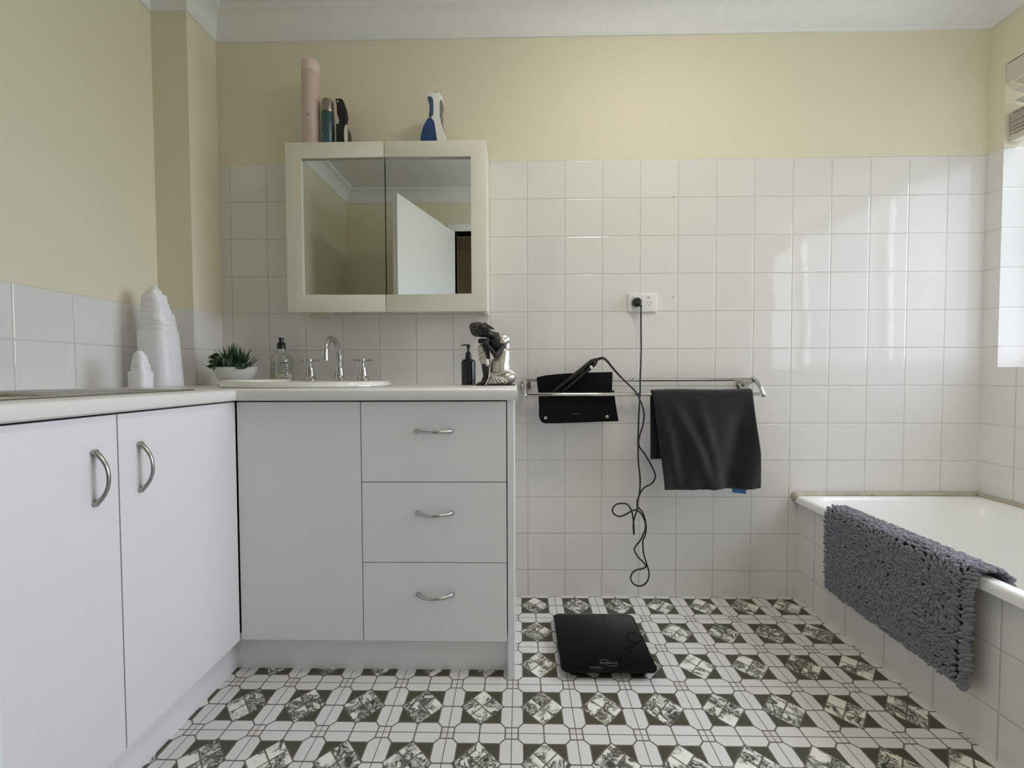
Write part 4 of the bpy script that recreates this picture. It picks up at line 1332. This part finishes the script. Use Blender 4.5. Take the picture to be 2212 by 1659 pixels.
CP = [(0.4445, -0.046, 1.200), (0.4490, -0.047, 1.188), (0.45, -0.045, 1.141), (0.448, -0.054, 1.084), (0.442, -0.077, 1.027), (0.432, -0.107, 0.962), (0.423, -0.132, 0.909), (0.419, -0.143, 0.851), (0.416, -0.141, 0.788), (0.417, -0.128, 0.707), (0.419, -0.119, 0.653), (0.424, -0.108, 0.586), (0.433, -0.099, 0.53), (0.436, -0.091, 0.484), (0.433, -0.085, 0.444), (0.427, -0.083, 0.412), (0.430, -0.082, 0.403), (0.437, -0.084, 0.396), (0.447, -0.092, 0.382), (0.458, -0.087, 0.353), (0.465, -0.076, 0.319), (0.462, -0.076, 0.289), (0.45, -0.086, 0.273), (0.448, -0.092, 0.251), (0.454, -0.085, 0.215), (0.47, -0.075, 0.168), (0.477, -0.077, 0.139), (0.47, -0.088, 0.117), (0.453, -0.092, 0.099), (0.435, -0.083, 0.089), (0.417, -0.074, 0.093), (0.405, -0.078, 0.115), (0.407, -0.089, 0.142), (0.424, -0.091, 0.157), (0.448, -0.081, 0.157), (0.468, -0.068, 0.160), (0.456, -0.072, 0.178), (0.432, -0.084, 0.205), (0.417, -0.09, 0.230), (0.419, -0.082, 0.240), (0.429, -0.074, 0.249), (0.445, -0.074, 0.270), (0.453, -0.080, 0.295), (0.458, -0.088, 0.319), (0.458, -0.085, 0.345), (0.447, -0.078, 0.371), (0.429, -0.084, 0.389), (0.416, -0.092, 0.394), (0.402, -0.087, 0.387), (0.383, -0.076, 0.37), (0.36, -0.076, 0.363), (0.34, -0.086, 0.373), (0.329, -0.092, 0.389), (0.335, -0.085, 0.404), (0.352, -0.075, 0.412), (0.372, -0.077, 0.415), (0.389, -0.078, 0.412), (0.402, -0.078, 0.397), (0.411, -0.077, 0.371), (0.416, -0.074, 0.338), (0.417, -0.078, 0.31), (0.415, -0.085, 0.295), (0.412, -0.089, 0.31), (0.412, -0.085, 0.336), (0.416, -0.088, 0.363), (0.422, -0.095, 0.39), (0.4255, -0.096, 0.416), (0.424, -0.094, 0.428), (0.429, -0.090, 0.440), (0.441, -0.086, 0.464), (0.456, -0.090, 0.484), (0.478, -0.098, 0.499), (0.49, -0.101, 0.52), (0.49, -0.100, 0.54), (0.473, -0.102, 0.576), (0.449, -0.113, 0.614), (0.423, -0.128, 0.646), (0.417, -0.134, 0.67), (0.423, -0.136, 0.701), (0.432, -0.138, 0.734), (0.434, -0.143, 0.77), (0.428, -0.150, 0.797), (0.418, -0.151, 0.825), (0.404, -0.147, 0.854), (0.382, -0.140, 0.88), (0.352, -0.130, 0.911), (0.321, -0.118, 0.949), (0.304, -0.110, 0.973), (0.288, -0.103, 0.986), (0.270, -0.098, 0.982)]
cordp = catmull(CP, 5)
obj('cord', tube(bmn(), cordp, .0030, 10), 'cord', hsn)
obj('cord_sleeve', tube(bmn(), catmull(CP[-5:], 6), lambda t: .0035 + .0020 * t, 12), 'cord', hsn)
RX = Matrix.Rotation(PI / 2, 3, 'X')
pg = lathe(bmn(), [(0, 0), (.0165, 0), (.0185, .003), (.0185, .020), (.016, .026), (.011, .031), (0, .032)], (.4395, -.0105, 1.2115), 32, RX)
tube(pg, [(.444, -.036, 1.207), (.4475, -.045, 1.200), (.4495, -.047, 1.188)], .0048, 12)
obj('plug', pg, 'blackp', hsn)

# power outlet
po = thing('power_outlet', 'white double power outlet on the tiled wall above the towel rail', 'power outlet', (.466, -.005, 1.213))
obj('wall_plate', boxm(.408, .524, -.0100, -.0005, 1.176, 1.2515, .002, 3), 'whitep', po)
for x in (.4345, .4955):
    b_ = lathe(bmn(), [(0, 0), (.0075, 0), (.0075, .003), (.0065, .0042), (0, .0044)], (x, -.010, 1.2370), 20, RX, 1.0, .85)
    obj('rocker_switch', b_, 'whitep', po)
    if x > .46:
        for (a, b, an) in ((-.0065, .0035, -.5), (.0065, .0035, .5), (0, -.0100, 0)):
            sl_ = bmn(); c0 = Vector((x - .001 + a, 0, 1.210 + b))
            dx, dz = math.sin(an) * .0032, math.cos(an) * .0032
            tube(sl_, [(c0.x + dx * -1, -.0103, c0.z + dz), (c0.x + dx, -.0103, c0.z - dz)], .0009, 6)
            obj('pin_slot', sl_, 'dark', po)

# ================================================================== SCALE
sx_, sy_2 = .2375, -.3215
bsn = thing('bathroom_scale', 'flat black glass bathroom scale lying on the patterned floor', 'bathroom scale', (sx_, sy_2, 0))
rings = []
for z, i_ in ((.0255, .0012), (.0262, 0), (.0308, 0), (.0318, .0012)):
    rings.append(rrect(sx_ - .1465 + i_, sx_ + .1465 - i_, sy_2 - .147 + i_, sy_2 + .147 - i_, .022, z))
obj('glass_top', loft(bmn(), rings), 'blackglass', bsn)
obj('underframe', boxm(sx_ - .115, sx_ + .115, sy_2 - .115, sy_2 + .115, .012, .0254, .003), 'blackp', bsn)
for a in (-1, 1):
    for b in (-1, 1):
        obj('foot', lathe(bmn(), [(0, 0), (.018, 0), (.02, .004), (.02, .0255), (0, .0255)], (sx_ + a * .105, sy_2 + b * .105, 0), 20), 'blackp', bsn)
obj('seam_line', boxm(sx_ - .144, sx_ + .144, sy_2 - .0155, sy_2 - .0147, .03179, .03186), 'dark', bsn, smooth=False)
tcu = bpy.data.curves.new('logo_text', 'FONT'); tcu.body = 'bodisure'; tcu.size = .0165; tcu.align_x = 'CENTER'; tcu.extrude = .00012; tcu.space_character = .92
tob = bpy.data.objects.new('logo_tmp', tcu); COL.objects.link(tob)
bpy.context.view_layer.update()
lme = bpy.data.meshes.new_from_object(tob.evaluated_get(bpy.context.evaluated_depsgraph_get()))
bpy.data.objects.remove(tob)
lme.name = 'brand_print'
lo = bpy.data.objects.new('brand_print', lme); COL.objects.link(lo)
lme.materials.clear(); lme.materials.append(MT['scaleprint'])
lo.parent = bsn; lo.location = (.004, -.1170, .0320)
b_ = bmn()
for s_, y0_, xa, xb in ((1, -.1035, -.026, .010), (-1, -.1215, -.008, .032)):
    rings = []
    for k in range(13):
        t = k / 12; x = sx_ + xa + (xb - xa) * t; y = sy_2 + y0_ + s_ * .0045 * math.sin(PI * t); w = .0009 * math.sin(PI * min(.95, max(.05, t))) + .0002
        rings.append([(x, y - w, .0319), (x, y + w, .0319), (x, y + w, .0321), (x, y - w, .0321)])
    loft(b_, rings)
obj('logo_swoosh', b_, 'scaleprint', bsn, smooth=False)
